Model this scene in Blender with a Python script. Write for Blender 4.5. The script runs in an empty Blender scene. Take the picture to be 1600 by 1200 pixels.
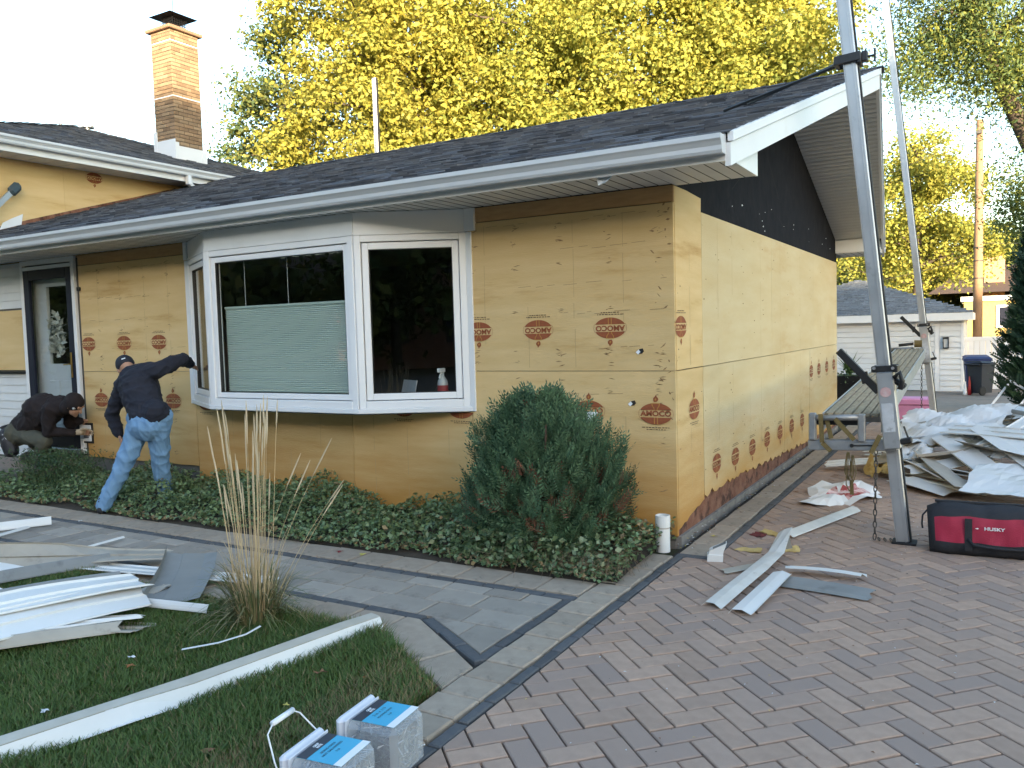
import bpy, math, random
import numpy as np
from mathutils import Vector, Matrix
R_=math.radians
random.seed(7); rng=np.random.default_rng(7)
scn=bpy.context.scene; COL=scn.collection
# ---------------------------------------------------------------- camera
CAM_POS=np.array([1.97149,-5.77490,1.58905])
CAM_R=np.array([[0.8650862,0.5008344,-0.0281190],[0.0072957,-0.0686124,-0.9976167],[-0.5015701,0.8628193,-0.0630096]])
cd=bpy.data.cameras.new('camera'); cam=bpy.data.objects.new('camera',cd); COL.objects.link(cam)
cd.sensor_fit='HORIZONTAL'; cd.angle=R_(63.976); cd.clip_start=.05; cd.clip_end=600
rx,ux,bx_=CAM_R[0],-CAM_R[1],-CAM_R[2]
cam.matrix_world=Matrix(((rx[0],ux[0],bx_[0],CAM_POS[0]),(rx[1],ux[1],bx_[1],CAM_POS[1]),(rx[2],ux[2],bx_[2],CAM_POS[2]),(0,0,0,1)))
scn.camera=cam
# ---------------------------------------------------------------- sky, sun, exposure
SUN_EL=7.0; SX,SY=.66,-.75
w=bpy.data.worlds.new('World'); scn.world=w; w.use_nodes=True
nt=w.node_tree; nt.nodes.clear()
sky=nt.nodes.new('ShaderNodeTexSky'); sky.sky_type='NISHITA'; sky.sun_disc=False
sky.sun_elevation=R_(SUN_EL); sky.sun_rotation=math.atan2(SX,SY); sky.air_density=1.0; sky.dust_density=1.0; sky.ozone_density=1.35
bg=nt.nodes.new('ShaderNodeBackground'); bg.inputs['Strength'].default_value=.15
wo=nt.nodes.new('ShaderNodeOutputWorld'); nt.links.new(sky.outputs[0],bg.inputs[0]); nt.links.new(bg.outputs[0],wo.inputs[0])
sl=bpy.data.lights.new('sun','SUN'); sl.energy=3.0; sl.angle=R_(.6); sl.color=(1,.82,.56)
so=bpy.data.objects.new('sun',sl); COL.objects.link(so)
sd=Vector((SX,SY,math.hypot(SX,SY)*math.tan(R_(SUN_EL)))).normalized()
so.rotation_euler=(-sd).to_track_quat('-Z','Y').to_euler(); so.location=(30,-40,20)
vs=scn.view_settings; vs.view_transform='Standard'; vs.look='None'; vs.gamma=1; vs.exposure=2.72
try: vs.use_curve_mapping=False
except Exception: pass
# ---------------------------------------------------------------- helpers
def lin(r,g,b):
    f=lambda c:(c/255/12.92) if c/255<=.04045 else ((c/255+.055)/1.055)**2.4
    return (f(r),f(g),f(b),1)
def gz(y): return 0.0 if y<8 else -.038*(min(y,30)-8)
def proj(p):
    q=CAM_R@(np.asarray(p,float)-CAM_POS); return (800+1280.87*q[0]/q[2],600+1280.87*q[1]/q[2],q[2])
MATS={}
def M(name,c,c2=None,scale=6,rough=.6,bump=0,bscale=40,metal=0,spec=.5,rnd=0,trans=0,stretch=(1,1,1),c3=None,s3=2.5,t3=.55,detail=4,rvar=0,w3=.12,coat=0,hue=0,low=None):
    if name in MATS: return MATS[name]
    m=bpy.data.materials.new(name); m.use_nodes=True; n=m.node_tree.nodes; L=m.node_tree.links; n.clear()
    out=n.new('ShaderNodeOutputMaterial'); b=n.new('ShaderNodeBsdfPrincipled'); L.new(b.outputs[0],out.inputs[0])
    b.inputs['Roughness'].default_value=rough; b.inputs['Metallic'].default_value=metal; b.inputs['Specular IOR Level'].default_value=spec
    if coat: b.inputs['Coat Weight'].default_value=coat
    tc=n.new('ShaderNodeTexCoord'); mp=n.new('ShaderNodeMapping'); L.new(tc.outputs['Object'],mp.inputs[0]); mp.inputs['Scale'].default_value=stretch
    def noise(s,d=detail,r=.55):
        t=n.new('ShaderNodeTexNoise'); t.inputs['Scale'].default_value=s; t.inputs['Detail'].default_value=d; t.inputs['Roughness'].default_value=r; L.new(mp.outputs[0],t.inputs['Vector']); return t
    def mix(f,a,bb,mode='MIX'):
        x=n.new('ShaderNodeMix'); x.data_type='RGBA'; x.blend_type=mode
        if isinstance(f,float): x.inputs[0].default_value=f
        else: L.new(f,x.inputs[0])
        for v,i in ((a,6),(bb,7)):
            if isinstance(v,tuple): x.inputs[i].default_value=v
            else: L.new(v,x.inputs[i])
        return x.outputs[2]
    def ramp(v,lo,hi):
        x=n.new('ShaderNodeMapRange'); x.inputs[1].default_value=lo; x.inputs[2].default_value=hi; L.new(v,x.inputs[0]); return x.outputs[0]
    c2=c2 or tuple([v*.82 for v in c[:3]]+[1])
    nz=noise(scale); col=mix(ramp(nz.outputs[0],.3,.7),c,c2)
    if c3:
        n3=noise(s3,6,.65); col=mix(ramp(n3.outputs[0],t3,t3+w3),col,c3)
    if low:                                                    # water stain climbing irregularly from the foot
        sx=n.new('ShaderNodeSeparateXYZ'); L.new(tc.outputs['Object'],sx.inputs[0]); nl=noise(1.7,5,.6)
        ml=n.new('ShaderNodeMath'); ml.operation='MULTIPLY_ADD'; ml.inputs[1].default_value=-1.1; L.new(nl.outputs[0],ml.inputs[0]); L.new(sx.outputs[2],ml.inputs[2])
        mr0=n.new('ShaderNodeMapRange'); mr0.inputs[1].default_value=low[1]; mr0.inputs[2].default_value=low[2]; L.new(ml.outputs[0],mr0.inputs[0]); col=mix(mr0.outputs[0],low[0],col)
    if rnd or hue:
        oi=n.new('ShaderNodeObjectInfo'); ge=n.new('ShaderNodeNewGeometry')
        ad=n.new('ShaderNodeMath'); ad.operation='ADD'; L.new(oi.outputs['Random'],ad.inputs[0]); L.new(ge.outputs['Random Per Island'],ad.inputs[1])
        wn=n.new('ShaderNodeTexWhiteNoise'); wn.noise_dimensions='1D'; L.new(ad.outputs[0],wn.inputs[1])
        if rnd:
            mr=n.new('ShaderNodeMapRange'); mr.inputs[3].default_value=1-rnd; mr.inputs[4].default_value=1+rnd; L.new(wn.outputs[0],mr.inputs[0])
            cc=n.new('ShaderNodeCombineColor'); [L.new(mr.outputs[0],cc.inputs[i]) for i in range(3)]
            col=mix(1.0,col,cc.outputs[0],'MULTIPLY')
        if hue:
            sp=n.new('ShaderNodeSeparateColor'); L.new(wn.outputs[1],sp.inputs[0])
            col=mix(ramp(sp.outputs[1],.35,.95),col,hue)
    L.new(col,b.inputs['Base Color'])
    if rvar:
        nr=noise(scale*2.3); x=n.new('ShaderNodeMapRange'); x.inputs[3].default_value=rough-rvar; x.inputs[4].default_value=rough+rvar; L.new(nr.outputs[0],x.inputs[0]); L.new(x.outputs[0],b.inputs['Roughness'])
    if bump:
        nb=noise(bscale,5); bp=n.new('ShaderNodeBump'); bp.inputs['Strength'].default_value=bump; bp.inputs['Distance'].default_value=.01; L.new(nb.outputs[0],bp.inputs['Height']); L.new(bp.outputs[0],b.inputs['Normal'])
    if trans:
        tr=n.new('ShaderNodeBsdfTranslucent'); L.new(col,tr.inputs[0]); ms=n.new('ShaderNodeMixShader'); ms.inputs[0].default_value=trans
        L.new(b.outputs[0],ms.inputs[1]); L.new(tr.outputs[0],ms.inputs[2]); L.new(ms.outputs[0],out.inputs[0])
    MATS[name]=m; return m
def glass_mat(name,tint=(.8,.85,.84,1),ior=1.5,extra=.0,rough=.0):
    m=bpy.data.materials.new(name); m.use_nodes=True; n=m.node_tree.nodes; L=m.node_tree.links; n.clear()
    out=n.new('ShaderNodeOutputMaterial'); t=n.new('ShaderNodeBsdfTransparent'); t.inputs[0].default_value=tint
    g=n.new('ShaderNodeBsdfGlossy'); g.inputs['Roughness'].default_value=rough; ge=n.new('ShaderNodeNewGeometry'); dp=n.new('ShaderNodeVectorMath'); dp.operation='DOT_PRODUCT'; L.new(ge.outputs['Normal'],dp.inputs[0]); L.new(ge.outputs['Incoming'],dp.inputs[1])
    def mt(op,a,b):
        x=n.new('ShaderNodeMath'); x.operation=op
        for i,v in ((0,a),(1,b)):
            if isinstance(v,(int,float)): x.inputs[i].default_value=v
            else: L.new(v,x.inputs[i])
        return x.outputs[0]
    sch=mt('POWER',mt('SUBTRACT',1.0,mt('ABSOLUTE',dp.outputs['Value'],0)),5)      # two-pane reflectance, same from both sides
    ad_=mt('ADD',mt('MULTIPLY',sch,.92),.075+extra)
    ms=n.new('ShaderNodeMixShader'); L.new(ad_,ms.inputs[0]); L.new(t.outputs[0],ms.inputs[1]); L.new(g.outputs[0],ms.inputs[2]); L.new(ms.outputs[0],out.inputs[0])
    MATS[name]=m; return m
def plastic_clear(name,col,tr=.55):
    m=bpy.data.materials.new(name); m.use_nodes=True; n=m.node_tree.nodes; L=m.node_tree.links; n.clear()
    out=n.new('ShaderNodeOutputMaterial'); t=n.new('ShaderNodeBsdfTransparent'); t.inputs[0].default_value=(.9,.93,.95,1)
    p=n.new('ShaderNodeBsdfPrincipled'); p.inputs['Base Color'].default_value=col; p.inputs['Roughness'].default_value=.25
    ms=n.new('ShaderNodeMixShader'); ms.inputs[0].default_value=tr; L.new(p.outputs[0],ms.inputs[1]); L.new(t.outputs[0],ms.inputs[2]); L.new(ms.outputs[0],out.inputs[0])
    MATS[name]=m; return m
def tag(o,label=None,cat=None,group=None,kind=None):
    if label: o['label']=label
    if cat: o['category']=cat
    if group: o['group']=group
    if kind: o['kind']=kind
    return o
def empty(name,loc=(0,0,0),label=None,cat=None,group=None,kind=None,rz=0):
    o=bpy.data.objects.new(name,None); COL.objects.link(o); o.location=loc; o.rotation_euler=(0,0,rz); o.empty_display_size=.1
    return tag(o,label,cat,group,kind)
def link(name,me,parent=None,loc=None,rot=None):
    o=bpy.data.objects.new(name,me); COL.objects.link(o)
    if parent is not None: o.parent=parent
    if loc is not None: o.location=loc
    if rot is not None: o.rotation_euler=rot
    return o
def fast_mesh(name,V,F,mats,smooth=False,midx=None):
    V=np.ascontiguousarray(V,dtype=np.float32); F=np.ascontiguousarray(F,dtype=np.int32); k=F.shape[1]
    me=bpy.data.meshes.new(name); me.vertices.add(len(V)); me.vertices.foreach_set('co',V.ravel())
    me.loops.add(F.size); me.loops.foreach_set('vertex_index',F.ravel()); me.polygons.add(len(F))
    me.polygons.foreach_set('loop_start',np.arange(0,F.size,k,dtype=np.int32)); 
    if midx is not None: me.polygons.foreach_set('material_index',np.asarray(midx,np.int32))
    if smooth: me.polygons.foreach_set('use_smooth',np.ones(len(F),bool))
    me.update(calc_edges=True); me.validate()
    for m in (mats if isinstance(mats,(list,tuple)) else [mats]): me.materials.append(m)
    return me
class MB:
    def __init__(s): s.v=[]; s.f=[]; s.m=[]
    def add(s,vs,fs,mi=0):
        o=len(s.v); s.v+= [tuple(map(float,p)) for p in vs]; s.f+=[tuple(i+o for i in f) for f in fs]; s.m+=[mi]*len(fs); return s
    def box(s,x0,x1,y0,y1,z0,z1,mi=0,T=None):
        vs=[(x,y,z) for x in (x0,x1) for y in (y0,y1) for z in (z0,z1)]
        if T is not None: vs=[tuple(T@Vector(p)) for p in vs]
        return s.add(vs,[(0,1,3,2),(4,6,7,5),(0,4,5,1),(2,3,7,6),(0,2,6,4),(1,5,7,3)],mi)
    def bbox(s,x0,x1,y0,y1,z0,z1,b=.004,mi=0,T=None):   # bevelled box
        vs=[];P=[(x0,x1),(y0,y1),(z0,z1)]
        idx={}
        for sx in (0,1):
            for sy in (0,1):
                for sz in (0,1):
                    c=[P[0][sx],P[1][sy],P[2][sz]]; d=[b if q==0 else -b for q in (sx,sy,sz)]
                    for a in range(3):
                        p=[c[i]+(d[i] if i!=a else 0) for i in range(3)]; idx[(sx,sy,sz,a)]=len(vs); vs.append(p)
        f=[]
        for a in range(3):
            u,v=[(1,2),(2,0),(0,1)][a]
            for sd in (0,1):
                q=[]
                for (p,r) in ((0,0),(1,0),(1,1),(0,1)):
                    k=[0,0,0]; k[a]=sd;k[u]=p;k[v]=r; q.append(idx[(*k,a)])
                f.append(tuple(q if sd else q[::-1]))
        for a in range(3):                                    # edges along axis a
            u,v=[(1,2),(2,0),(0,1)][a]
            for p in (0,1):
                for r in (0,1):
                    k0=[0,0,0];k0[u]=p;k0[v]=r;k1=list(k0);k1[a]=1
                    q=[idx[(*k0,u)],idx[(*k0,v)],idx[(*k1,v)],idx[(*k1,u)]]; f.append(tuple(q if (p^r) else q[::-1]))
        for sx in (0,1):
            for sy in (0,1):
                for sz in (0,1):
                    q=[idx[(sx,sy,sz,a)] for a in range(3)]; f.append(tuple(q if (sx^sy^sz) else q[::-1]))
        if T is not None: vs=[tuple(T@Vector(p)) for p in vs]
        return s.add(vs,f,mi)
    def bar(s,p,q,w,h,mi=0,up=(0,0,1),b=0):                   # box from p to q
        p=Vector(p);q=Vector(q);d=(q-p);l=d.length;d.normalize();up=Vector(up)
        sd=d.cross(up); 
        if sd.length<1e-4: sd=d.cross(Vector((1,0,0)))
        sd.normalize();n=sd.cross(d)
        T=Matrix(((sd.x,d.x,n.x,p.x),(sd.y,d.y,n.y,p.y),(sd.z,d.z,n.z,p.z),(0,0,0,1)))
        return s.bbox(-w/2,w/2,0,l,-h/2,h/2,b,mi,T) if b else s.box(-w/2,w/2,0,l,-h/2,h/2,mi,T)
    def tube(s,pts,rad,n=8,mi=0,cap=True):
        pts=[Vector(p) for p in pts]; rr=rad if isinstance(rad,(list,tuple)) else [rad]*len(pts)
        o=len(s.v); a=None
        for i,p in enumerate(pts):
            d=(pts[min(i+1,len(pts)-1)]-pts[max(i-1,0)]).normalized()
            if a is None: a=d.orthogonal().normalized()
            else: a=(a-d*a.dot(d)); a=a.normalized() if a.length>1e-6 else d.orthogonal().normalized()
            b=d.cross(a)
            for k in range(n):
                t=2*math.pi*k/n; s.v.append(tuple(p+(a*math.cos(t)+b*math.sin(t))*rr[i]))
        for i in range(len(pts)-1):
            for k in range(n): s.f.append((o+i*n+k,o+i*n+(k+1)%n,o+(i+1)*n+(k+1)%n,o+(i+1)*n+k)); s.m.append(mi)
        if cap:
            s.f.append(tuple(o+k for k in range(n))[::-1]); s.f.append(tuple(o+(len(pts)-1)*n+k for k in range(n))); s.m+=[mi,mi]
        return s
    def lathe(s,prof,c=(0,0,0),n=20,mi=0,axis='z'):
        o=len(s.v)
        for r,z in prof:
            for k in range(n):
                t=2*math.pi*k/n; x,y=r*math.cos(t),r*math.sin(t)
                p={'z':(x,y,z),'x':(z,x,y),'y':(y,z,x)}[axis]; s.v.append((c[0]+p[0],c[1]+p[1],c[2]+p[2]))
        for i in range(len(prof)-1):
            for k in range(n): s.f.append((o+i*n+k,o+i*n+(k+1)%n,o+(i+1)*n+(k+1)%n,o+(i+1)*n+k)); s.m.append(mi)
        return s
    def extr(s,prof,p,q,sd,up,mi=0,closed=True,cap=True):     # 2D profile (a,b) swept p->q
        p=Vector(p);q=Vector(q);sd=Vector(sd);up=Vector(up);o=len(s.v);n=len(prof)
        for e in (p,q):
            for a,b in prof: s.v.append(tuple(e+sd*a+up*b))
        for k in range(n if closed else n-1): s.f.append((o+k,o+(k+1)%n,o+n+(k+1)%n,o+n+k)); s.m.append(mi)
        if cap and closed: s.f.append(tuple(o+k for k in range(n))[::-1]); s.f.append(tuple(o+n+k for k in range(n))); s.m+=[mi,mi]
        return s
    def stone(s,poly,z1,z0,b=.004,mi=0,zf=None):              # convex prism with chamfered top edge
        n=len(poly);c=np.mean(np.array(poly),0)
        ins=inset(poly,b); o=len(s.v)
        if ins is None: return s
        f=zf or (lambda y:0)
        for (x,y) in ins: s.v.append((x,y,z1+f(y)))
        for (x,y) in poly: s.v.append((x,y,z1-b*.8+f(y)))
        for (x,y) in poly: s.v.append((x,y,z0+f(y)))
        s.f.append(tuple(range(o,o+n))); s.m.append(mi)
        for r in (0,1):
            for k in range(n): s.f.append((o+r*n+k,o+(r+1)*n+k,o+(r+1)*n+(k+1)%n,o+r*n+(k+1)%n)); s.m.append(mi)
        return s
    def mesh(s,name,mats,smooth=False):
        me=bpy.data.meshes.new(name); me.from_pydata(s.v,[],s.f); me.polygons.foreach_set('material_index',np.array(s.m,np.int32))
        if smooth: me.polygons.foreach_set('use_smooth',np.ones(len(s.f),bool))
        for m in (mats if isinstance(mats,(list,tuple)) else [mats]): me.materials.append(m)
        me.update(); return me
    def build(s,name,mats,parent=None,smooth=False,label=None,cat=None,group=None,kind=None,loc=None,rot=None):
        return tag(link(name,s.mesh(name,mats,smooth),parent,loc,rot),label,cat,group,kind)
def area2(poly):
    return .5*sum(poly[i][0]*poly[(i+1)%len(poly)][1]-poly[(i+1)%len(poly)][0]*poly[i][1] for i in range(len(poly)))
def inset(poly,d):
    n=len(poly);out=[]
    for i in range(n):
        p0,p1,p2=(np.array(poly[(i+k)%n]) for k in (-1,0,1)); a=p1-p0;b=p2-p1
        la,lb=np.linalg.norm(a),np.linalg.norm(b)
        if la<1e-6 or lb<1e-6: return None
        a/=la;b/=lb;na=np.array([-a[1],a[0]]);nb=np.array([-b[1],b[0]]); k=1+na.dot(nb)
        if k<.05: return None
        out.append(tuple(p1+(na+nb)/k*d))
    return out if area2(out)>0 else None
def clip(poly,a,b,c):                                          # keep a*x+b*y<=c
    out=[];n=len(poly)
    for i in range(n):
        p,q=poly[i],poly[(i+1)%n];dp=a*p[0]+b*p[1]-c;dq=a*q[0]+b*q[1]-c
        if dp<=0: out.append(p)
        if dp*dq<0: t=dp/(dp-dq); out.append((p[0]+(q[0]-p[0])*t,p[1]+(q[1]-p[1])*t))
    res=[]
    for p in out:
        if not res or math.hypot(p[0]-res[-1][0],p[1]-res[-1][1])>2e-3: res.append(p)
    if len(res)>1 and math.hypot(res[0][0]-res[-1][0],res[0][1]-res[-1][1])<2e-3: res.pop()
    return res if len(res)>2 and area2(res)>8e-5 else None
def text_mesh(body,size,off=0,sx=1):
    cu=bpy.data.curves.new('lettering','FONT'); cu.body=body; cu.size=size; cu.offset=off; cu.align_x='CENTER'; cu.align_y='CENTER'; cu.resolution_u=3
    o=bpy.data.objects.new('lettering',cu); COL.objects.link(o); dg=bpy.context.evaluated_depsgraph_get()
    me=bpy.data.meshes.new_from_object(o.evaluated_get(dg)); bpy.data.objects.remove(o); bpy.data.curves.remove(cu)
    me.transform(Matrix.Diagonal((sx,1,1,1))); return me
def me_into(mb,me,T,mi=0):
    mb.add([tuple(T@v.co) for v in me.vertices],[tuple(p.vertices) for p in me.polygons],mi)
def leaves(C,size,flat=.35,asp=.6,droop=0,seed=0,N0=None,bias=0):            # (N,3) centres -> diamond leaf quads
    g=np.random.default_rng(seed); N=len(C); size=np.broadcast_to(np.asarray(size),(N,))[:,None]
    d=g.normal(size=(N,3)); d[:,2]=d[:,2]*(1-flat)-droop; d/=np.linalg.norm(d,axis=1)[:,None]
    n=g.normal(size=(N,3)); n[:,2]+=flat*2.2
    if N0 is not None: n=n*.75+N0*bias; d=d-n*((d*n).sum(1)/((n*n).sum(1)+1e-9))[:,None]*.8; d/=np.linalg.norm(d,axis=1)[:,None]
    s=np.cross(d,n); s/=np.linalg.norm(s,axis=1)[:,None]+1e-9; n=np.cross(s,d)
    V=np.empty((N,4,3)); V[:,0]=C-d*size*.5; V[:,2]=C+d*size*.5; fold=n*size*.1
    V[:,1]=C+s*size*asp*.5+fold-d*size*.06; V[:,3]=C-s*size*asp*.5+fold-d*size*.06
    return V.reshape(-1,3),np.arange(N*4).reshape(N,4)
# ---------------------------------------------------------------- materials
soil=M('soil',(.06,.045,.03,1),(.03,.022,.015,1),9,.95,.6,60)
lawnm=M('lawn_soil',(.035,.045,.015,1),(.05,.04,.02,1),14,.95,.5,80)
sandj=M('joint_sand',(.016,.014,.013,1),(.03,.026,.022,1),20,.95,.4,200)
paverm=M('paver_concrete',(.42,.295,.225,1),(.345,.24,.185,1),16,.88,.5,240,rnd=.11,hue=(.315,.235,.197,1),c3=(.44,.36,.31,1),s3=70,t3=.62,spec=.3)
darkm=M('charcoal_paver',(.075,.08,.088,1),(.10,.102,.108,1),24,.8,.4,260,rnd=.15,spec=.3,c3=(.12,.115,.11,1),s3=5,t3=.6)
tanm=M('tan_kerb_stone',(.38,.315,.25,1),(.31,.255,.205,1),14,.9,.6,200,rnd=.09,c3=(.15,.13,.11,1),s3=4,t3=.6,spec=.25)
slabm=M('walk_slab',(.30,.265,.23,1),(.35,.31,.265,1),5,.85,.45,200,rnd=.2,c3=(.23,.20,.175,1),s3=3,t3=.55,spec=.3)
concm=M('concrete',(.28,.215,.17,1),(.22,.17,.135,1),3,.9,.3,80,c3=(.14,.12,.105,1),s3=1.2,t3=.55)
asph=M('asphalt',(.05,.05,.052,1),(.065,.064,.063,1),30,.9,.3,200)
# ---------------------------------------------------------------- ground
def strip(name,x0,x1,ys,dz,mat,kind='structure'):
    mb=MB();
    for y in ys: mb.v+=[(x0,y,gz(y)+dz),(x1,y,gz(y)+dz)]
    for i in range(len(ys)-1): mb.f.append((2*i,2*i+1,2*i+3,2*i+2)); mb.m.append(0)
    return mb.build(name,mat,kind=kind)
strip('ground',-160,160,[-160,-40,8,12,20,30,90,300],-.06,lawnm)
dw=strip('driveway',.05,5.2,[-9,-3,3,8,10.2],-.022,sandj)
strip('concrete_apron',-4,5.6,[10.2,12,16,20,24],-.012,concm)
strip('street',-90,90,[-24,-15.5],-.03,asph)
# herringbone pavers
m_=.1145; A45=R_(46.0); eu=np.array([math.cos(A45),math.sin(A45)]); ev=np.array([-math.sin(A45),math.cos(A45)])
O0=np.array([.82,-2.48])-ev*m_
def cell(u0,v0,du,dv,g=.0046):
    return [tuple(O0+eu*(u0*m_+a)+ev*(v0*m_+b)) for a,b in ((g,g),(du*m_-g,g),(du*m_-g,dv*m_-g),(g,dv*m_-g))]
XD=.155
def xdrive(y): return XD+.02 if y<-.37 else .36
bricks=[]
for i in range(-75,95):
    for j in range(-75,95):
        k=(i-j)%4
        if k==0: p=cell(i,j,2,1)
        elif k==2: p=cell(i,j-1,1,2)
        else: continue
        cx,cy=np.mean([q[0] for q in p]),np.mean([q[1] for q in p])
        if not(-6.2<cy<10.1 and -.1<cx<5.0): continue
        full=True
        if cy<-.15:
            c=clip(p,-1,0,-(XD+.003)); full= c is not None and len(c)==4 and abs(area2(c)-area2(p))<1e-6; p=c
            if p and cx<.6 and cy>-.6:
                c=clip(p,0,1,-.345) if cx<.36 else p
                full=full and c is p; p=c
        else:
            c=clip(p,-1,0,-.362); full= c is not None and abs(area2(c)-area2(p))<1e-6; p=c
        if p is None: continue
        X,Y,D=proj((cx,cy,0)); 
        vis= D>.3 and -30<X<1630 and 560<Y<1230
        bricks.append((cx,cy,p,full,k,vis,D))
vis_sorted=sorted([b for b in bricks if b[5]],key=lambda b:b[6])
near=set(id(b) for b in vis_sorted[:296])
def brick_mesh(k):
    p=cell(0,0,2,1) if k==0 else cell(0,-1,1,2); c=np.mean(np.array(p),0)
    return MB().stone([tuple(np.array(q)-c) for q in p],0,-.05,.0045).mesh('paver',paverm)
bm={0:brick_mesh(0),2:brick_mesh(2)}
far=MB()
for b in bricks:
    cx,cy,p,full,k,_,D=b; dz=random.uniform(-.0018,.0018)
    if id(b) in near:
        if full: o=link('paver',bm[k],dw,(cx,cy,dz),(random.uniform(-.006,.006),random.uniform(-.006,.006),random.uniform(-.006,.006)))
        else: o=MB().stone([(q[0]-cx,q[1]-cy) for q in p],0,-.05,.0045).build('paver',paverm,dw,loc=(cx,cy,dz))
    else: far.stone(p,dz,-.04,.0045,zf=gz)
far.build('paver_field',paverm,dw,kind='stuff')
def run_course(parent,name,mat,x0,y0,x1,y1,w,l,z=0.0,gap=.0055,bev=.007,jig=.005):
    """row of stones laid from (x0,y0) to (x1,y1); w = width to the left of the line"""
    d=np.array([x1-x0,y1-y0]);L=np.linalg.norm(d);d/=L;n=np.array([-d[1],d[0]]);k=max(1,round(L/l));st=L/k
    for i in range(k):
        a=i*st+gap;b=(i+1)*st-gap; j=[random.uniform(-jig,jig) for _ in range(4)]
        P=[np.array([x0,y0])+d*a+n*(gap+j[0]),np.array([x0,y0])+d*b+n*(gap+j[1]),np.array([x0,y0])+d*b+n*(w-gap+j[2]),np.array([x0,y0])+d*a+n*(w-gap+j[3])]
        c=sum(P)/4; P=[tuple(p-c) for p in P]
        MB().stone(P,0,-.06,bev).build(name,mat,parent,loc=(c[0],c[1],z+random.uniform(-.002,.003)))
# charcoal and tan courses beside the driveway
run_course(dw,'charcoal_paver',darkm,XD,-5.6,XD,-.345,.066,.212,.002)
run_course(dw,'charcoal_paver',darkm,.362,-.345,.362,9.6,.066,.212,.002)
run_course(dw,'charcoal_paver',darkm,XD-.066,-.345,.362,-.345,.066,.215,.002)
run_course(dw,'kerb_stone',tanm,XD-.068,-5.6,XD-.068,-.36,.222,.197,.006,bev=.008)
run_course(dw,'kerb_stone',tanm,.294,-.27,.294,9.6,.20,.30,.004,bev=.007)
# ---------------------------------------------------------------- walkway
wk=MB().add([(-14,-2.44,-.02),(-.135,-2.44,-.02),(-.135,-1.13,-.02),(-14,-1.13,-.02)],[(0,1,2,3)]).add([(-.85,-2.44,-.021),(-.13,-2.9,-.021),(-.13,-2.44,-.021)],[(0,1,2)]).build('walkway',sandj,kind='structure')
run_course(wk,'charcoal_paver',darkm,-11.9,-1.50,-.135,-1.50,.07,.212,.001)
run_course(wk,'charcoal_paver',darkm,-11.9,-2.16,-.76,-2.16,.07,.212,.001)
run_course(wk,'charcoal_paver',darkm,-.76,-2.155,-.17,-2.54,.075,.212,.0015)
run_course(wk,'charcoal_paver',darkm,-.135,-2.50,-.135,-1.50,.066,.21,.0005)
run_course(wk,'kerb_stone',tanm,-11.9,-1.425,-.135,-1.425,.27,.30,.004,bev=.007)
run_course(wk,'kerb_stone',tanm,-11.9,-2.405,-.86,-2.405,.24,.30,.006,bev=.008)
MB().stone([(-.855,-2.40),(-.43,-2.665),(-.33,-2.455),(-.76,-2.166),(-.855,-2.166)],.006,-.05,.008).build('kerb_stone',tanm,wk)
MB().stone([(-.42,-2.672),(-.139,-2.85),(-.139,-2.59),(-.32,-2.462)],.005,-.05,.008).build('kerb_stone',tanm,wk)
# slabs: three-size ashlar laid on a .2 m module
rows=[(-2.085,-1.865,[.30,.42,.22,.34]),(-1.86,-1.64,[.22,.34,.42,.30]),(-1.635,-1.505,[.34,.22,.30,.26])]
for y0,y1,ws in rows:
    x=-.205; 
    while x>-12:
        wd=random.choice(ws); p=[(x-wd+.006,y0+.002),(x-.004,y0+.002),(x-.004,y1-.002),(x-wd+.006,y1-.002)]
        c=(x-wd/2,(y0+y1)/2)
        MB().stone([(a-c[0],b-c[1]) for a,b in p],0,-.05,.005).build('walk_slab',slabm,wk,loc=(c[0],c[1],random.uniform(-.003,.002)))
        x-=wd
for p in ([(-.735,-2.092),(-.44,-2.27),(-.44,-2.092)],[(-.434,-2.275),(-.208,-2.42),(-.208,-2.092),(-.434,-2.092)]):
    MB().stone(p,0,-.05,.004).build('walk_slab',slabm,wk)
# ---------------------------------------------------------------- planting bed and stoop
bed=MB()
nx,ny=60,10
xs=np.linspace(-9.6,-.02,nx); ys=np.linspace(-1.16,.02,ny)
for j in range(ny):
    for i in range(nx):
        bed.v.append((xs[i],ys[j],.0+.05*math.sin(math.pi*min(1,(ys[j]+1.16)/.6)/2)+random.uniform(-.008,.008)))
for j in range(ny-1):
    for i in range(nx-1): bed.f.append((j*nx+i,j*nx+i+1,(j+1)*nx+i+1,(j+1)*nx+i)); bed.m.append(0)
bed.build('planting_bed',soil,kind='structure',smooth=True)
st=empty('front_stoop',(-8.5,-.4,0),'low grey concrete stoop under the kneeling worker','stoop')
MB().bbox(-1.6,1.22,-.36,.36,-.05,.19,.012).build('step_block',concm,st)
# ---------------------------------------------------------------- lawn
def inlawn(x,y): 
    return (y<-2.41) & (x<-.145) & ~((y> -2.41-(x+.855)*.63) & (x>-.86))
N=150000
gx=rng.uniform(-5.2,-.14,N*2); gy=rng.uniform(-5.1,-2.4,N*2)
q=np.stack([gx,gy,np.zeros_like(gx)],1)@CAM_R.T-(CAM_R@CAM_POS); px=800+1281*q[:,0]/q[:,2]; py=600+1281*q[:,1]/q[:,2]
ok=inlawn(gx,gy)&(q[:,2]>.3)&(px>-120)&(px<760)&(py<1330); gx,gy=gx[ok][:N],gy[ok][:N]
n=len(gx); pat=np.sin(gx*2.3+1)*np.sin(gy*3.1)+.6*np.sin(gx*7+gy*5)
h=(.045+.03*rng.random(n))*(1+.25*pat); a=rng.uniform(0,6.283,n); wd=.0022+.0014*rng.random(n); ln=rng.uniform(.2,1.0,n)*h
dry=rng.random(n)<np.where((gx>-.55)&(gy<-2.55)|(gy>-2.5),.4,.07)
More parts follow.
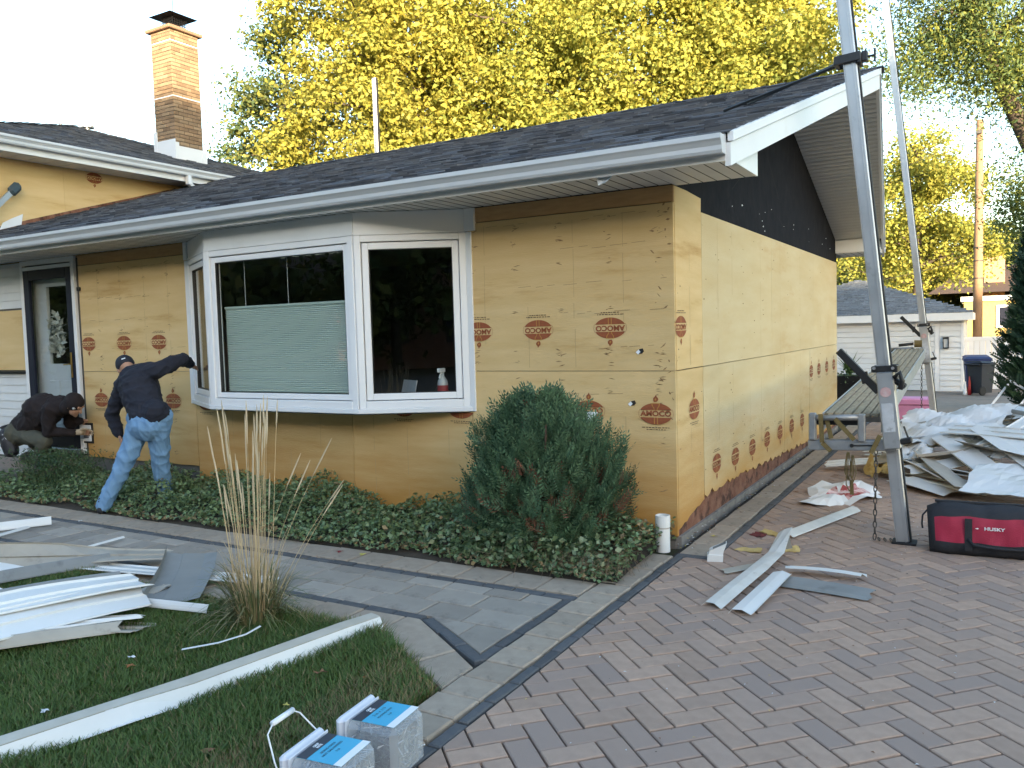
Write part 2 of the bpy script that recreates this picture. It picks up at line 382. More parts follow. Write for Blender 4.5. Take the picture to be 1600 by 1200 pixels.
dx,dy=np.cos(a),np.sin(a); B=np.stack([gx,gy,np.full(n,-.03)],1); S=np.stack([-dy,dx,0*dx],1)*wd[:,None]; F1=np.stack([dx*ln*.35,dy*ln*.35,h*.62],1); F2=np.stack([dx*ln,dy*ln,h],1)
V=np.stack([B-S,B+S,B+F1+S*.8,B+F1-S*.8,B+F2+S*.12,B+F2-S*.12],1).reshape(-1,3)
I=np.arange(n)[:,None]*6; F=np.concatenate([I+np.array([[0,1,2,3]]),I+np.array([[3,2,4,5]])],1).reshape(-1,4)
gm1=M('grass_blade',(.055,.115,.022,1),(.085,.15,.03,1),1.2,.6,rnd=.35,trans=.25,hue=(.12,.165,.04,1)); gm2=M('dry_grass_blade',(.24,.19,.09,1),(.17,.13,.06,1),5,.8,rnd=.25)
tag(link('lawn_grass',fast_mesh('lawn_grass',V,F,[gm1,gm2],midx=np.repeat(dry.astype(int),2))),'short green lawn grass left of the paver driveway','grass',kind='stuff')
MB().add([(-14,-12,-.028),(-.13,-12,-.028),(-.13,-2.4,-.028),(-14,-2.4,-.028)],[(0,1,2,3)]).build('lawn',lawnm,kind='structure')
# ---------------------------------------------------------------- house materials
foam=M('yellow_foam_sheathing',(.68,.505,.26,1),(.60,.42,.19,1),2.6,.75,.25,45,stretch=(.45,.45,3.0),low=((.46,.235,.06,1),-.45,.25),c3=(.47,.265,.09,1),s3=1.3,t3=.56,w3=.2,rnd=.05,spec=.25)
foamlt=M('pale_foam_sheathing',(.64,.53,.325,1),(.585,.45,.24,1),2.0,.75,.25,45,stretch=(.5,.5,2.4),low=((.54,.31,.10,1),-.5,.12),c3=(.52,.32,.13,1),s3=.9,t3=.58,w3=.2,rnd=.03,spec=.25)
redink=M('red_brown_ink',(.30,.085,.03,1),(.25,.07,.028,1),30,.8)
darkink=M('dark_ink',(.12,.075,.04,1),None,30,.8)
smud=M('brown_smudge',(.36,.235,.115,1),(.20,.125,.06,1),30,.9)
woodstrip=M('weathered_board',(.52,.32,.15,1),(.42,.25,.11,1),6,.85,.3,40,stretch=(1,1,6))
rot=M('rotten_sill_board',(.16,.062,.035,1),(.26,.13,.085,1),9,.95,.9,50,c3=(.07,.03,.02,1),s3=8,t3=.5)
found=M('foundation_concrete',(.26,.24,.22,1),(.18,.165,.15,1),7,.95,.6,60,c3=(.11,.10,.09,1),s3=5,t3=.55)
white=M('white_aluminium',(.74,.76,.78,1),(.69,.71,.73,1),2,.38,.0,spec=.5,c3=(.60,.60,.59,1),s3=2.4,t3=.6,w3=.3)
vinyl=M('white_vinyl',(.78,.79,.81,1),(.74,.755,.775,1),2,.32,spec=.5)
gutm=M('gutter_white',(.60,.63,.66,1),(.54,.57,.60,1),1.7,.35,.06,6,c3=(.42,.43,.43,1),s3=3,t3=.64,w3=.25,stretch=(.5,1,3))
soffm=M('soffit_white',(.74,.74,.73,1),(.67,.67,.66,1),3,.5,c3=(.42,.42,.40,1),s3=2,t3=.6,w3=.3)
felt=M('black_felt_paper',(.010,.011,.016,1),(.016,.017,.022,1),5,.9,.5,9,spec=.12,c3=(.024,.025,.031,1),s3=2.2,t3=.6)
shing=M('asphalt_shingle',(.066,.072,.086,1),(.094,.10,.116,1),22,.92,.6,300,rnd=.42,spec=.15,hue=(.145,.15,.162,1))
deckm=M('roof_deck',(.04,.04,.045,1),None,10,.95)
sidm=M('white_siding',(.66,.67,.67,1),(.60,.61,.62,1),3,.5,.05,30,rnd=.03)
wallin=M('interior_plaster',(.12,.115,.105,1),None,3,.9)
glass=glass_mat('window_glass',(.88,.91,.90,1),1.5,.02)
darkfr=M('navy_storm_door_paint',(.010,.013,.026,1),(.014,.017,.032,1),5,.55,spec=.2)
brass=M('brass',(.5,.34,.12,1),None,10,.3,metal=1)
blackm=M('black_plastic',(.012,.012,.013,1),(.02,.02,.02,1),20,.5,.1,80)
D=7.42; ZE=2.79; SL=.329; G=.62; YR=D/2; ZR=ZE+SL*(YR+G); XE,XRr=.57,.957; XW=-9.6
def roofz(y): return ZR-SL*abs(y-YR)
def xedge(y): return XRr-(XRr-XE)*min(1,abs(y-YR)/(YR+G))
H=empty('house',(-4.5,3.7,0),'single-storey house stripped to yellow foam sheathing, with bay window and dark shingle roof','house')
def hp(name,mb,mat,parent=None,**k):
    o=mb.build(name,mat,None,**k); par=parent or H
    o.parent=par
    t=Vector((0,0,0)); q=par
    while q is not None: t+=q.location; q=q.parent
    o.location=-t
    return o
def part(name,mesh,parent,world=(0,0,0),rot=(0,0,0)):
    o=link(name,mesh); t=Vector((0,0,0)); q=parent
    while q is not None: t+=q.location; q=q.parent
    o.parent=parent; o.location=Vector(world)-t; o.rotation_euler=rot; return o
def ex_y(poly,y0,y1,mb=None): return (mb or MB()).extr(poly,(0,y0,0),(0,y1,0),(1,0,0),(0,0,1))   # polygon in XZ
def ex_x(poly,x0,x1,mb=None): return (mb or MB()).extr(poly,(x0,0,0),(x1,0,0),(0,1,0),(0,0,1))   # polygon in YZ
# structural shell
w=MB(); t0,t1=.026,.14
for x0,x1,z0,z1 in ((XW,-8.27,0,2.6),(-8.27,-7.29,2.5,2.6),(-7.29,-5.2,0,2.6),(-5.2,-1.85,0,1.0),(-5.2,-1.85,2.4,2.6),(-1.85,-.028,0,2.6)): w.box(x0,x1,t0,t1,z0,z1)
w.box(XW,-.028,7.30,7.42,-.3,2.6); w.box(-.14,-.028,.14,7.3,-.3,2.5)
hp('wall_core',w,wallin)
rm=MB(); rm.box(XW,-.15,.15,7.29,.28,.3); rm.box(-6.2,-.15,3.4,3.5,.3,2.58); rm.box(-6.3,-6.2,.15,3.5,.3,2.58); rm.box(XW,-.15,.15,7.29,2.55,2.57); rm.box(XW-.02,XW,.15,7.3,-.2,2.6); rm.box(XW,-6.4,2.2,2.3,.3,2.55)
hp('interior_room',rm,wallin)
f=MB(); f.box(XW,-.03,.03,.3,-.3,.30); f.box(-.3,-.03,.3,7.4,-.4,.06); f.box(-.03,.012,.04,7.4,-.4,.035); hp('foundation',f,found)
# sheathing panels -----------------------------------------------------------
def jag(a,b,za,zb,amp,n):
    out=[]
    for i in range(n+1):
        t=i/n; out.append((a+(b-a)*t,za+(zb-za)*t+(random.uniform(-amp,amp) if 0<i<n else 0)))
    return out
PAN=[]
def fpanel(x0,x1,z0,z1,mat=foam,y=0,amp=.0):
    a,b=min(x0,x1),max(x0,x1); poly=[(a+.0025,z1-.005),(b-.0025,z1-.005)]+[(p[0],p[1]) for p in jag(b-.0025,a+.0025,z0,z0,amp,24 if amp else 1)]
    o=hp('sheathing_panel',ex_y(poly[::-1],y+random.uniform(-.001,.001),y+.025),mat); PAN.append(o); return o
def spanel(y0,y1,z0,z1,mat=foamlt,amp=0,zb=None,n=30):
    zb=z0 if zb is None else zb
    poly=[(y0+.003,z1-.006)]+jag(y0+.003,y1-.003,z0,zb,amp,n if amp else 1)+[(y1-.003,z1-.006)]
    return hp('sheathing_panel',ex_x(poly,-.025,random.uniform(-.001,.001)),mat)
ZS=1.275
pfur=fpanel(-1.775,0,ZS,2.5); fpanel(-7.17,-5.24,ZS,2.5); pfl=fpanel(-1.775,0,.045,ZS,amp=.004); fpanel(-3.10,-1.778,.045,.975,amp=.006); fpanel(-5.24,-3.10,.045,.975,amp=.006); pll=fpanel(-7.17,-5.243,.27,ZS,amp=.006)
fpanel(-8.33,-9.3,1.29,2.04)
hp('top_board',ex_y([(-1.775,2.502),(-.001,2.502),(-.001,2.618),(-1.775,2.618)],.004,.026),woodstrip); hp('top_board',ex_y([(-7.17,2.502),(-5.24,2.502),(-5.24,2.618),(-7.17,2.618)],.004,.026),woodstrip)
hp('corner_board',ex_x([(.0265,ZS+.002),(.66,ZS+.002),(.66,2.47),(.655,2.49),(.66,2.60),(.30,2.615),(.0265,2.615)],-.025,.002),foam)
pso=spanel(.0265,.663,.09,ZS,foam,.012,.20,10)
for a,b in ((.665,3.10),(3.10,5.55),(5.55,7.42)): spanel(a,b,ZS,2.5)
sl_=[spanel(.665,2.18,.235,ZS,foamlt,.03,.20,22),spanel(2.18,3.7,.20,ZS,foamlt,.03,.15,22),spanel(3.7,5.2,.15,ZS,foamlt,.03,.11,20),spanel(5.2,7.42,.10,ZS,foamlt,.015,.08,16)]
hp('rotten_sill',ex_x([(.03,.03)]+[(7.4,.03)]+jag(7.4,.03,.2,.27,.004,30),-.05,-.012),rot)
# nail dents, cracks and smudges printed on the foam surface
sm=MB()
for i in range(330):
    x=random.choice([-.12,-.52,-.93,-1.33,-1.72,-5.6,-6.0,-6.4,-6.8])+random.uniform(-.03,.03); z=random.choice([.4,.75,1.12,1.2,1.33,1.42,1.75,2.1,2.3,2.42])+random.uniform(-.03,.03)
    if -7.1<x and (z>1.3 or z<.9 or x>-1.7 or x<-5.3):
        l=random.uniform(.004,.034); h_=random.uniform(.0015,.0045); an=random.uniform(-.35,.35)
        sm.add([(x-l,-.0022,z-h_*.3-l*an),(x,-.0022,z-h_),(x+l,-.0022,z+l*an),(x,-.0022,z+h_)],[(0,1,2,3)])
for i in range(24):                                              # dirt and scuffs at the corner edge
    z=random.uniform(.9,2.5); x=-.02-abs(random.gauss(0,.07)); l=random.uniform(.004,.03); h_=random.uniform(.002,.012); an=random.uniform(-1,1)
    sm.add([(x-l,-.0023,z-l*an),(x,-.0023,z-h_),(x+min(l,.015),-.0023,z+l*an),(x-.004,-.0023,z+h_)],[(0,1,2,3)])
for i in range(120):
    y=random.choice([.08,.6,.72,1.1,1.5,1.9,2.3,2.7,3.2,3.9,4.6,5.3,6,6.6])+random.uniform(-.05,.05); z=random.uniform(.35,2.4); l=random.uniform(.004,.025); h_=random.uniform(.003,.008)
    sm.add([(.0032,y-l,z),(.0032,y,z-h_),(.0032,y+l,z),(.0032,y,z+h_)],[(0,1,2,3)])
for z,xa,xb in ((1.45,-1.2,-.03),(1.1,-.9,-.03),(1.52,-6.9,-5.4),(1.85,-7,-5.6),(2.22,-1.1,-.04),(1.95,-1.3,-.02),(2.44,-1.7,-.05),(1.72,-.9,-.05),(2.42,-7.1,-5.3),(2.1,-7.0,-5.9)):
    x=xa
    while x<xb:
        l=random.uniform(.03,.14); zz=z+random.uniform(-.012,.012)
        if random.random()<.6: sm.add([(x,-.0022,zz),(x+l,-.0022,zz+.004),(x+l,-.0022,zz+.0065),(x,-.0022,zz+.0025)],[(0,1,2,3)])
        x+=l+random.uniform(.01,.08)
hp('dents_and_smudges',sm,smud,kind='stuff')
sl2=MB()
for x in (-.40,-.81,-1.22,-1.62,-2.03,-2.47,-2.85,-3.5,-3.9,-4.3,-4.7,-5.6,-6.0,-6.42,-6.82):
    for z0_,z1_ in ((.1,.93),(1.3,2.46)):
        if -5.24<x<-1.77 and z1_>1: continue
        z=z0_ if x>-5.3 else max(z0_,.3)
        while z<z1_:
            l=random.uniform(.1,.5); dx=random.uniform(-.006,.006)
            if random.random()<.75: sl2.add([(x+dx,-.0024,z),(x+dx+.0035,-.0024,z),(x+dx+.0045,-.0024,min(z+l,z1_)),(x+dx+.001,-.0024,min(z+l,z1_))],[(0,1,2,3)])
            z+=l+random.uniform(.01,.1)
for y in (.34,1.1,1.55,2.6,3.5,4.1,4.6,6.0,6.6):
    for z0_,z1_ in ((.35,1.25),(1.3,2.46)):
        z=z0_
        while z<z1_:
            l=random.uniform(.1,.5)
            if random.random()<.6: sl2.add([(.0034,y,z),(.0034,y+.005,z),(.0034,y+.006,min(z+l,z1_)),(.0034,y+.001,min(z+l,z1_))],[(0,1,2,3)])
            z+=l+random.uniform(.02,.2)
hp('stud_creases',sl2,M('foam_crease',(.40,.28,.13,1),(.48,.35,.18,1),9,.85),kind='stuff')
for (x,z) in ((-.34,1.03),(-.27,1.42)):
    hp('torn_hole',MB().add([(x-.03,-.0032,z-.004),(x-.012,-.0032,z-.02),(x+.014,-.0032,z-.017),(x+.03,-.0032,z),(x+.02,-.0032,z+.022),(x-.006,-.0032,z+.016)],[(0,1,2,3,4,5)]),blackm)
    hp('torn_foil',MB().add([(x-.035,-.004,z-.006),(x-.014,-.012,z-.024),(x+.002,-.005,z-.004),(x-.012,-.004,z+.014)],[(0,1,2,3)]),white)
# printed logos ---------------------------------------------------------------
def make_logo(bg):
    mb=MB(); a,b=.130,.080; bh=.028
    def seg(sign,mi=0):
        pts=[]; t0_=math.asin(bh/b)
        for i in range(25):
            t=t0_+(math.pi-2*t0_)*i/24; pts.append((a*math.cos(t),0,sign*b*math.sin(t)))
        if sign<0: pts=pts[::-1]
        mb.add(pts,[tuple(range(25))[::-1]],mi)
    seg(1); seg(-1)
    me=text_mesh('AMOCO',.056,.0022,1.12); T=Matrix(((1,0,0,0),(0,0,-1,-.0003),(0,1,0,0),(0,0,0,1))); me_into(mb,me,T,0)
    for s in (-1,1):                                            # ring ends
        for i in range(8):
            t=-.42+.84*i/8; t2=-.42+.84*(i+1)/8; c=lambda r_,q:(s*(a+r_)*math.cos(q),0,(b+r_)*math.sin(q))
            mb.add([c(.004,t),c(.006,t),c(.006,t2),c(.004,t2)],[(0,1,2,3)] if s>0 else [(3,2,1,0)])
    y=-.0006
    for x in (-.012,.012): mb.add([(x-.003,y,-b),(x+.003,y,-b),(x+.003,y,-bh),(x-.003,y,-bh)],[(0,1,2,3)],1)
    cup=[(.011,bh),(.014,.042),(.026,.058),(.030,b-.002)]
    for s in (-1,1):
        for (x0,z0),(x1,z1) in zip(cup[:-1],cup[1:]): 
            q=[(s*x0-.003,y,z0),(s*x0+.003,y,z0),(s*x1+.003,y,z1),(s*x1-.003,y,z1)]; mb.add(q,[(0,1,2,3)],1)
    mb.add([(-.034,y,b-.005),(.034,y,b-.005),(.034,y,b),(-.034,y,b)],[(0,1,2,3)],1)
    fl=[(-.012,.087),(.008,.090),(.021,.103),(.019,.118),(.009,.126),(.004,.142),(-.006,.128),(-.018,.118),(-.020,.102)]
    mb.add([(x,0,z) for x,z in fl],[tuple(range(9))])
    mb.add([(-.004,y,.097),(.006,y,.104),(.003,y,.118),(-.007,y,.108)],[(0,1,2,3)],1)
    for row,zz in ((.11,-.106),(.075,-.121)):
        x=-row
        while x<row:
            l=random.uniform(.008,.026); mb.add([(x,0,zz),(min(x+l,row),0,zz),(min(x+l,row),0,zz+.006),(x,0,zz+.006)],[(0,1,2,3)],2); x+=l+.007
    return mb.mesh('printed_logo',[redink,bg,darkink])
lgF,lgS=make_logo(foam),make_logo(foamlt)
for x in (-1.69,-1.13,-.51): part('printed_logo',lgF,H,(x,-.003,1.60),(0,math.pi,0))
for x in (-7.04,-6.39,-5.79): part('printed_logo',lgF,H,(x,-.003,1.59),(0,math.pi,0))
for x,z in ((-.70,.965),(-.155,.955),(-6.86,.945),(-5.6,.955),(-1.89,.95),(-2.5,.95),(-5.07,.945)): part('printed_logo',lgF,H,(x,-.006,z))
part('printed_logo',lgF,H,(.0045,.125,1.595),(0,math.pi,math.pi/2))
part('printed_logo',lgF,H,(.0045,.42,.955),(0,0,math.pi/2))
for y in (1.01,1.6,2.22,2.84,3.45,4.07,4.69): part('printed_logo',lgS,H,(.004,y,.44 if y<1.2 else .41),(0,math.pi,math.pi/2))
for y in (5.31,5.87,6.49,7.1): part('printed_logo',lgS,H,(.004,y,.98),(0,0,math.pi/2))
hp('foam_flap',MB().add([(-.88,-.05,.975),(-.62,-.012,.955),(-.67,-.07,.88),(-.85,-.09,.875)],[(0,1,2,3)]),white)
# gable, roof ------------------------------------------------------------------
hp('gable_wall',ex_x([(.03,2.5),(D,2.5),(D,2.80)]+[(YR,2.80+SL*YR)]+[(.03,2.80)],-.12,-.006),felt)
fb=MB()
for (y,z,dy,dz) in ((2.2,3.05,.03,.5),(3.0,3.3,.5,-.35),(4.3,3.05,.05,.55),(5.6,2.75,.02,.35),(3.4,2.75,.45,-.1),(5.7,2.95,.25,-.3),(1.6,2.8,.3,.15)):
    fb.add([(-.003,y,z),(-.003,y+.012,z),(-.003,y+dy+.012,z+dz),(-.003,y+dy,z+dz)],[(0,1,2,3)])
hp('felt_crease',fb,M('felt_crease',(.006,.006,.008,1),None,5,.9))
fc=MB()
for i in range(16):
    y=random.uniform(1.2,6.9); z=random.uniform(2.54,2.8); s=random.uniform(.008,.03); fc.add([(-.004,y-s,z),(-.004,y,z-s*.3),(-.004,y+s,z+s*.2),(-.004,y,z+s*.35)],[(0,1,2,3)])
hp('paper_scrap',fc,white,kind='stuff')
RF=empty('roof'); RF.parent=H
dk=MB()
for s in (0,1):
    ya,yb=(-G,YR) if s==0 else (D+G,YR)
    a=[(XW,ya,roofz(ya)),(xedge(ya),ya,roofz(ya)),(xedge(YR),YR,ZR),(XW,YR,ZR)]
    v=a+[(p[0],p[1],p[2]-.04) for p in a]; dk.add(v,[(0,1,2,3),(7,6,5,4),(0,4,5,1),(1,5,6,2),(3,2,6,7),(0,3,7,4)])
hp('roof_deck',dk,deckm,RF)
def shingle_plane(mb,org,ea,eb,La,Lb,clipf,expo=.142,seed=0):
    """org: eave corner; ea: unit along eave; eb: unit up the slope; clipf(b)->(a0,a1)"""
    g=random.Random(seed); nrm=np.cross(ea,eb); 
    if nrm[2]<0: nrm=-nrm
    for i in range(int(Lb/expo)+1):
        b0,b1=i*expo,min((i+1)*expo+.02,Lb); lo,hi=clipf(b0); x=lo
        if b1-b0<.02: continue
        while x<hi-.01:
            wd=g.choice([.08,.11,.14,.17,.21,.26]); xb=min(x+wd,hi); th=g.choice([.008,.010,.017,.021]); jb=g.uniform(-.004,.004)
            P=lambda a,b,h:tuple(org+ea*a+eb*b+nrm*h)
            v=[P(x+.001,b0+jb,th),P(xb-.001,b0+jb,th),P(xb-.001,b1,.003),P(x+.001,b1,.003),P(x+.001,b0+jb,0),P(xb-.001,b0+jb,0),P(xb-.001,b1,0),P(x+.001,b1,0)]
            mb.add(v,[(0,1,2,3),(4,5,1,0),(5,6,2,1),(7,4,0,3)]); x=xb
sf=math.hypot(1,SL); eb=np.array([0,1/sf,SL/sf]); LB=(YR+G)*sf
sh=MB(); shingle_plane(sh,np.array([XW,-G-.035,roofz(-G)-SL*.035]),np.array([1.,0,0]),eb,10,LB+.03,lambda b:(0,xedge(-G+b/sf)+.02-XW),seed=3)
hp('shingles',sh,shing,RF,kind='stuff')
sh=MB(); shingle_plane(sh,np.array([XW,D+G+.035,roofz(-G)-SL*.035]),np.array([1.,0,0]),np.array([0,-1/sf,SL/sf]),10,LB+.03,lambda b:(0,xedge(-G+b/sf)+.02-XW),expo=.28,seed=4)
hp('shingles',sh,shing,RF,kind='stuff')
x=XW; 
while x<XRr-.05:
    x1=min(x+.2,XRr+.02); mb=MB(); z=ZR+.012+random.uniform(0,.004)
    mb.add([(x,YR-.13,z-.13*SL),(x1+.04,YR-.13,z-.13*SL+.006),(x1+.04,YR,z+.012),(x,YR,z+.004),(x1+.04,YR+.13,z-.13*SL+.006),(x,YR+.13,z-.13*SL)],[(0,1,2,3),(3,2,4,5)])
    hp('ridge_cap',mb,shing,RF); x=x1
# rake boards (prow), fascia, bird boxes, soffits, gutters
rsoff=M('rake_soffit_grey',(.66,.665,.67,1),(.60,.605,.61,1),3,.55)
groove_shade=M('painted_groove_shade',(.06,.06,.06,1),None,9,.9)  # dark strips that paint shadow lines along the soffit grooves
for s,(ya,yb) in enumerate(((-G-.02,YR),(D+G+.02,YR))):
    for nm,zt,zb,o0,o1 in (('rake_drip',.004,-.055,.004,.040),('rake_board',-.063,-.205,-.012,.022)):
        v=[]
        for y in (ya,yb):
            for off in (o0,o1):
                for dz in (zt,zb): v.append((xedge(y)+off,y,roofz(y)+dz))
        hp(nm,MB().add(v,[(0,1,3,2),(4,6,7,5),(0,4,5,1),(2,3,7,6),(0,2,6,4),(1,5,7,3)]),white)
    n=14; sgn=1 if s==0 else -1
    for i in range(n):                                           # sloped rake soffit panels
        mb=MB(); y0=(.095 if s==0 else D-.02)+sgn*i*((YR-.095) if s==0 else (D-.02-YR))/n; y1=y0+sgn*((YR-.095) if s==0 else (D-.02-YR))/n
        for k in range(3):
            a=y0+(y1-y0)*(k+.10)/3; b=y0+(y1-y0)*(k+.90)/3; v=[]
            for y,dz in ((a,-.200),(b,-.194)):
                for xx in (-.004,xedge(y)-.012): v.append((xx,y,roofz(y)+dz))
            for y,dz in ((a,-.17),(b,-.17)):
                for xx in (-.004,xedge(y)-.012): v.append((xx,y,roofz(y)+dz))
            mb.add(v,[(0,1,3,2),(4,6,7,5),(0,4,5,1),(2,3,7,6),(0,2,6,4),(1,5,7,3)])
        hp('soffit_panel',mb,rsoff)
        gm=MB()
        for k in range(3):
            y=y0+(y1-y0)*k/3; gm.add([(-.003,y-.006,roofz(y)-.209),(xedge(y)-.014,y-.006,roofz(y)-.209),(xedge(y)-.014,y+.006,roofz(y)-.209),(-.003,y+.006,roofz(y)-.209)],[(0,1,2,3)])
        hp('groove_shade_strip',gm,groove_shade,kind='stuff')
for s in (0,1):
    m=(lambda y:y) if s==0 else (lambda y:D-y)
    hp('eave_return',ex_x([(m(-.618),2.622),(m(.09),2.622),(m(.09),2.835),(m(-.618),2.70)],XE-.006,XE+.012),white)
    hp('eave_return_back',MB().box(-.004,XE-.008,*sorted((m(.075),m(.088))),2.63,2.82),white)
    hp('eave_return_bottom',MB().box(-.003,XE-.008,*sorted((m(-.615),m(.074))),2.622,2.634),soffm)
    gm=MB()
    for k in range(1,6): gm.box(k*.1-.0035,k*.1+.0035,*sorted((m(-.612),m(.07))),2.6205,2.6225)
    hp('groove_shade_strip',gm,groove_shade,kind='stuff')
    hp('fascia_board',MB().box(XW,XE-.01,*sorted((m(-.645),m(-.621))),2.61,2.775),white)
for i in range(32):                                              # flat eave soffit
    mb=MB(); x0=-.006-i*.3
    for k in range(3): mb.box(x0-(k+1)*.1+.004,x0-k*.1-.003,-.620,.001,2.624+.0015*(k%2),2.64); 
    hp('soffit_panel',mb,soffm)
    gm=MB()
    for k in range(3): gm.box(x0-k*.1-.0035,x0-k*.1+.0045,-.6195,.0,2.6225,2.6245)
    hp('groove_shade_strip',gm,groove_shade,kind='stuff')
gp=[(0,0),(-.075,0),(-.086,.018),(-.088,.045),(-.106,.07),(-.118,.082),(-.118,.112),(-.104,.112),(-.104,.106),(-.11,.106),(-.11,.088),(-.098,.074),(-.080,.046),(-.078,.02),(-.07,.008),(-.006,.008),(-.006,.108),(0,.108)]
hp('gutter',MB().extr(gp,(XW+.3,-.646,2.648),(XE-.01,-.646,2.648),(0,1,0),(0,0,1)),gutm,label='long grey-white eave gutter above the bay window')
hp('gutter_end_cap',ex_x([(-.646+a,2.648+b) for a,b in gp[:7]]+[(-.646,2.76)],XE-.01,XE-.006),gutm)
hp('gutter',MB().extr([(-a,b) for a,b in gp],(XW+.3,D+.646,2.648),(XE+.03,D+.646,2.648),(0,1,0),(0,0,1)),gutm)
hp('bent_flashing',MB().add([(-.33,-.60,2.615),(-.21,-.60,2.617),(-.23,-.66,2.57),(-.30,-.64,2.555),(-.26,-.6,2.60)],[(0,1,4),(1,2,4),(2,3,4),(3,0,4)]),gutm)
# ---------------------------------------------------------------- bay window
BW=empty('bay_window'); BW.parent=H
bayA,bayB,bayC,bayD=(-1.79,0.),(-2.62,-.45),(-4.45,-.45),(-5.25,0.)
Z0,Z1=.955,2.43
def frame_of(p,q):      # local frame: u along p->q, n outward
    p=np.array(p);q=np.array(q);d=(q-p);L=np.linalg.norm(d);d/=L; n=np.array([-d[1],d[0]])
    if n[1]>0: n=-n
    T=Matrix(((d[0],n[0],0,p[0]),(d[1],n[1],0,p[1]),(0,0,1,0),(0,0,0,1))); return T,L
def bay_unit(p,q,fw=.06,sw=.055,sash=True):
    T,L=frame_of(p,q); 
    fr=MB(); b=.004
    fr.bbox(.004,fw,-.09,.012,Z0+.02,Z1,b,0,T); fr.bbox(L-fw,L-.004,-.09,.012,Z0+.02,Z1,b,0,T)
    fr.bbox(fw,L-fw,-.09,.010,Z1-.055,Z1-.001,b,0,T); fr.bbox(fw,L-fw,-.09,.016,Z0+.02,Z0+.085,b,0,T)
    hp('window_frame',fr,vinyl,BW)
    z0,z1=Z0+.092,Z1-.062; a,c=fw+.006,L-fw-.006
    s=MB(); s.bbox(a,a+sw,-.07,-.004,z0,z1,b,0,T); s.bbox(c-sw,c,-.07,-.004,z0,z1,b,0,T); s.bbox(a+sw,c-sw,-.07,-.006,z1-sw,z1,b,0,T); s.bbox(a+sw,c-sw,-.07,-.006,z0,z0+sw,b,0,T)
    hp('sash',s,vinyl,BW)
    gk=MB()
    for x0,x1,y0,y1 in ((a+sw-.001,a+sw+.006,z0+sw,z1-sw),(c-sw-.006,c-sw+.001,z0+sw,z1-sw)): gk.box(x0,x1,-.05,-.012,y0,y1,0,T)
    gk.box(a+sw,c-sw,-.05,-.012,z0+sw-.001,z0+sw+.006,0,T); gk.box(a+sw,c-sw,-.05,-.012,z1-sw-.006,z1-sw+.001,0,T); hp('glazing_seal',gk,blackm,BW)
    g=MB(); v=[tuple(T@Vector((x,-.03,z))) for x,z in ((a+sw-.01,z0+sw-.01),(c-sw+.01,z0+sw-.01),(c-sw+.01,z1-sw+.01),(a+sw-.01,z1-sw+.01))]
    g.add(v,[(0,1,2,3)]); hp('window_pane',g,glass,BW)
    hd=MB(); hd.bbox(.003,L-.003,-.09,.004,Z1+.002,2.622,.003,0,T); hp('header_panel',hd,white,BW)
    rv=MB(); rv.box(.01,L-.01,.004,.012,Z1+.002,Z1+.02,0,T); hp('header_trim',rv,white,BW)
    sk=MB(); sk.bbox(-.012,L+.012,-.09,.028,Z0-.02,Z0+.02,.004,0,T); hp('sill_trim',sk,white,BW)
bay_unit(bayA,bayB); bay_unit(bayB,bayC,.065,.05); bay_unit(bayC,bayD)
bt=MB(); P=[bayA,bayB,bayC,bayD]; off=[(p[0],p[1]-.02) for p in P]
bt.add([(x,y,Z0-.03) for x,y in P]+[(x,y,Z0-.001) for x,y in P],[(0,1,2,3),(7,6,5,4)]); hp('bay_floor',bt,white,BW)
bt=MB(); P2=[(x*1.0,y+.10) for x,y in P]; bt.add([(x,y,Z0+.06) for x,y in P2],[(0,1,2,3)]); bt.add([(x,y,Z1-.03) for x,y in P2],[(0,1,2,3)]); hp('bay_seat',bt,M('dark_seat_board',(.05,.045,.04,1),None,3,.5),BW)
for x0,x1 in ((-1.79,-1.735),(-5.305,-5.25)):
    hp('side_trim',MB().bbox(x0,x1,-.012,.02,Z0-.02,2.43,.003),white,BW); hp('side_trim',MB().bbox(x0-.0,x1+.04 if x0>-3 else x1,-.02,.02,2.435,2.62,.003),white,BW)
# pleated shade in the middle window
bl=MB(); x0,x1=-4.325,-2.745; n=46; zt,zb=1.885,1.10; o=len(bl.v)
for i in range(n*2+1):
    z=zb+(zt-zb)*i/(n*2); y=-.335-(.012 if i%2 else 0); bl.v+=[(x0,y,z),(x1,y,z)]
for i in range(n*2): bl.f.append((2*i,2*i+1,2*i+3,2*i+2)); bl.m.append(0)
sg=M('green_pleated_shade',(.78,.87,.82,1),(.74,.84,.79,1),2,.8,trans=.3)
hp('pleated_shade',bl,sg,BW,label='pale green pleated shade half lowered in the middle window')
hp('shade_rail',MB().bbox(x0-.005,x1+.005,-.352,-.328,1.882,1.905,.003).bbox(x0-.005,x1+.005,-.352,-.328,1.075,1.098,.003),M('shade_rail',(.5,.6,.54,1),None,3,.4),BW)
for x in (-4.05,-3.5,-2.82): hp('shade_cord',MB().tube([(x,-.34,1.9),(x,-.34,2.33)],.0022,5),white,BW)
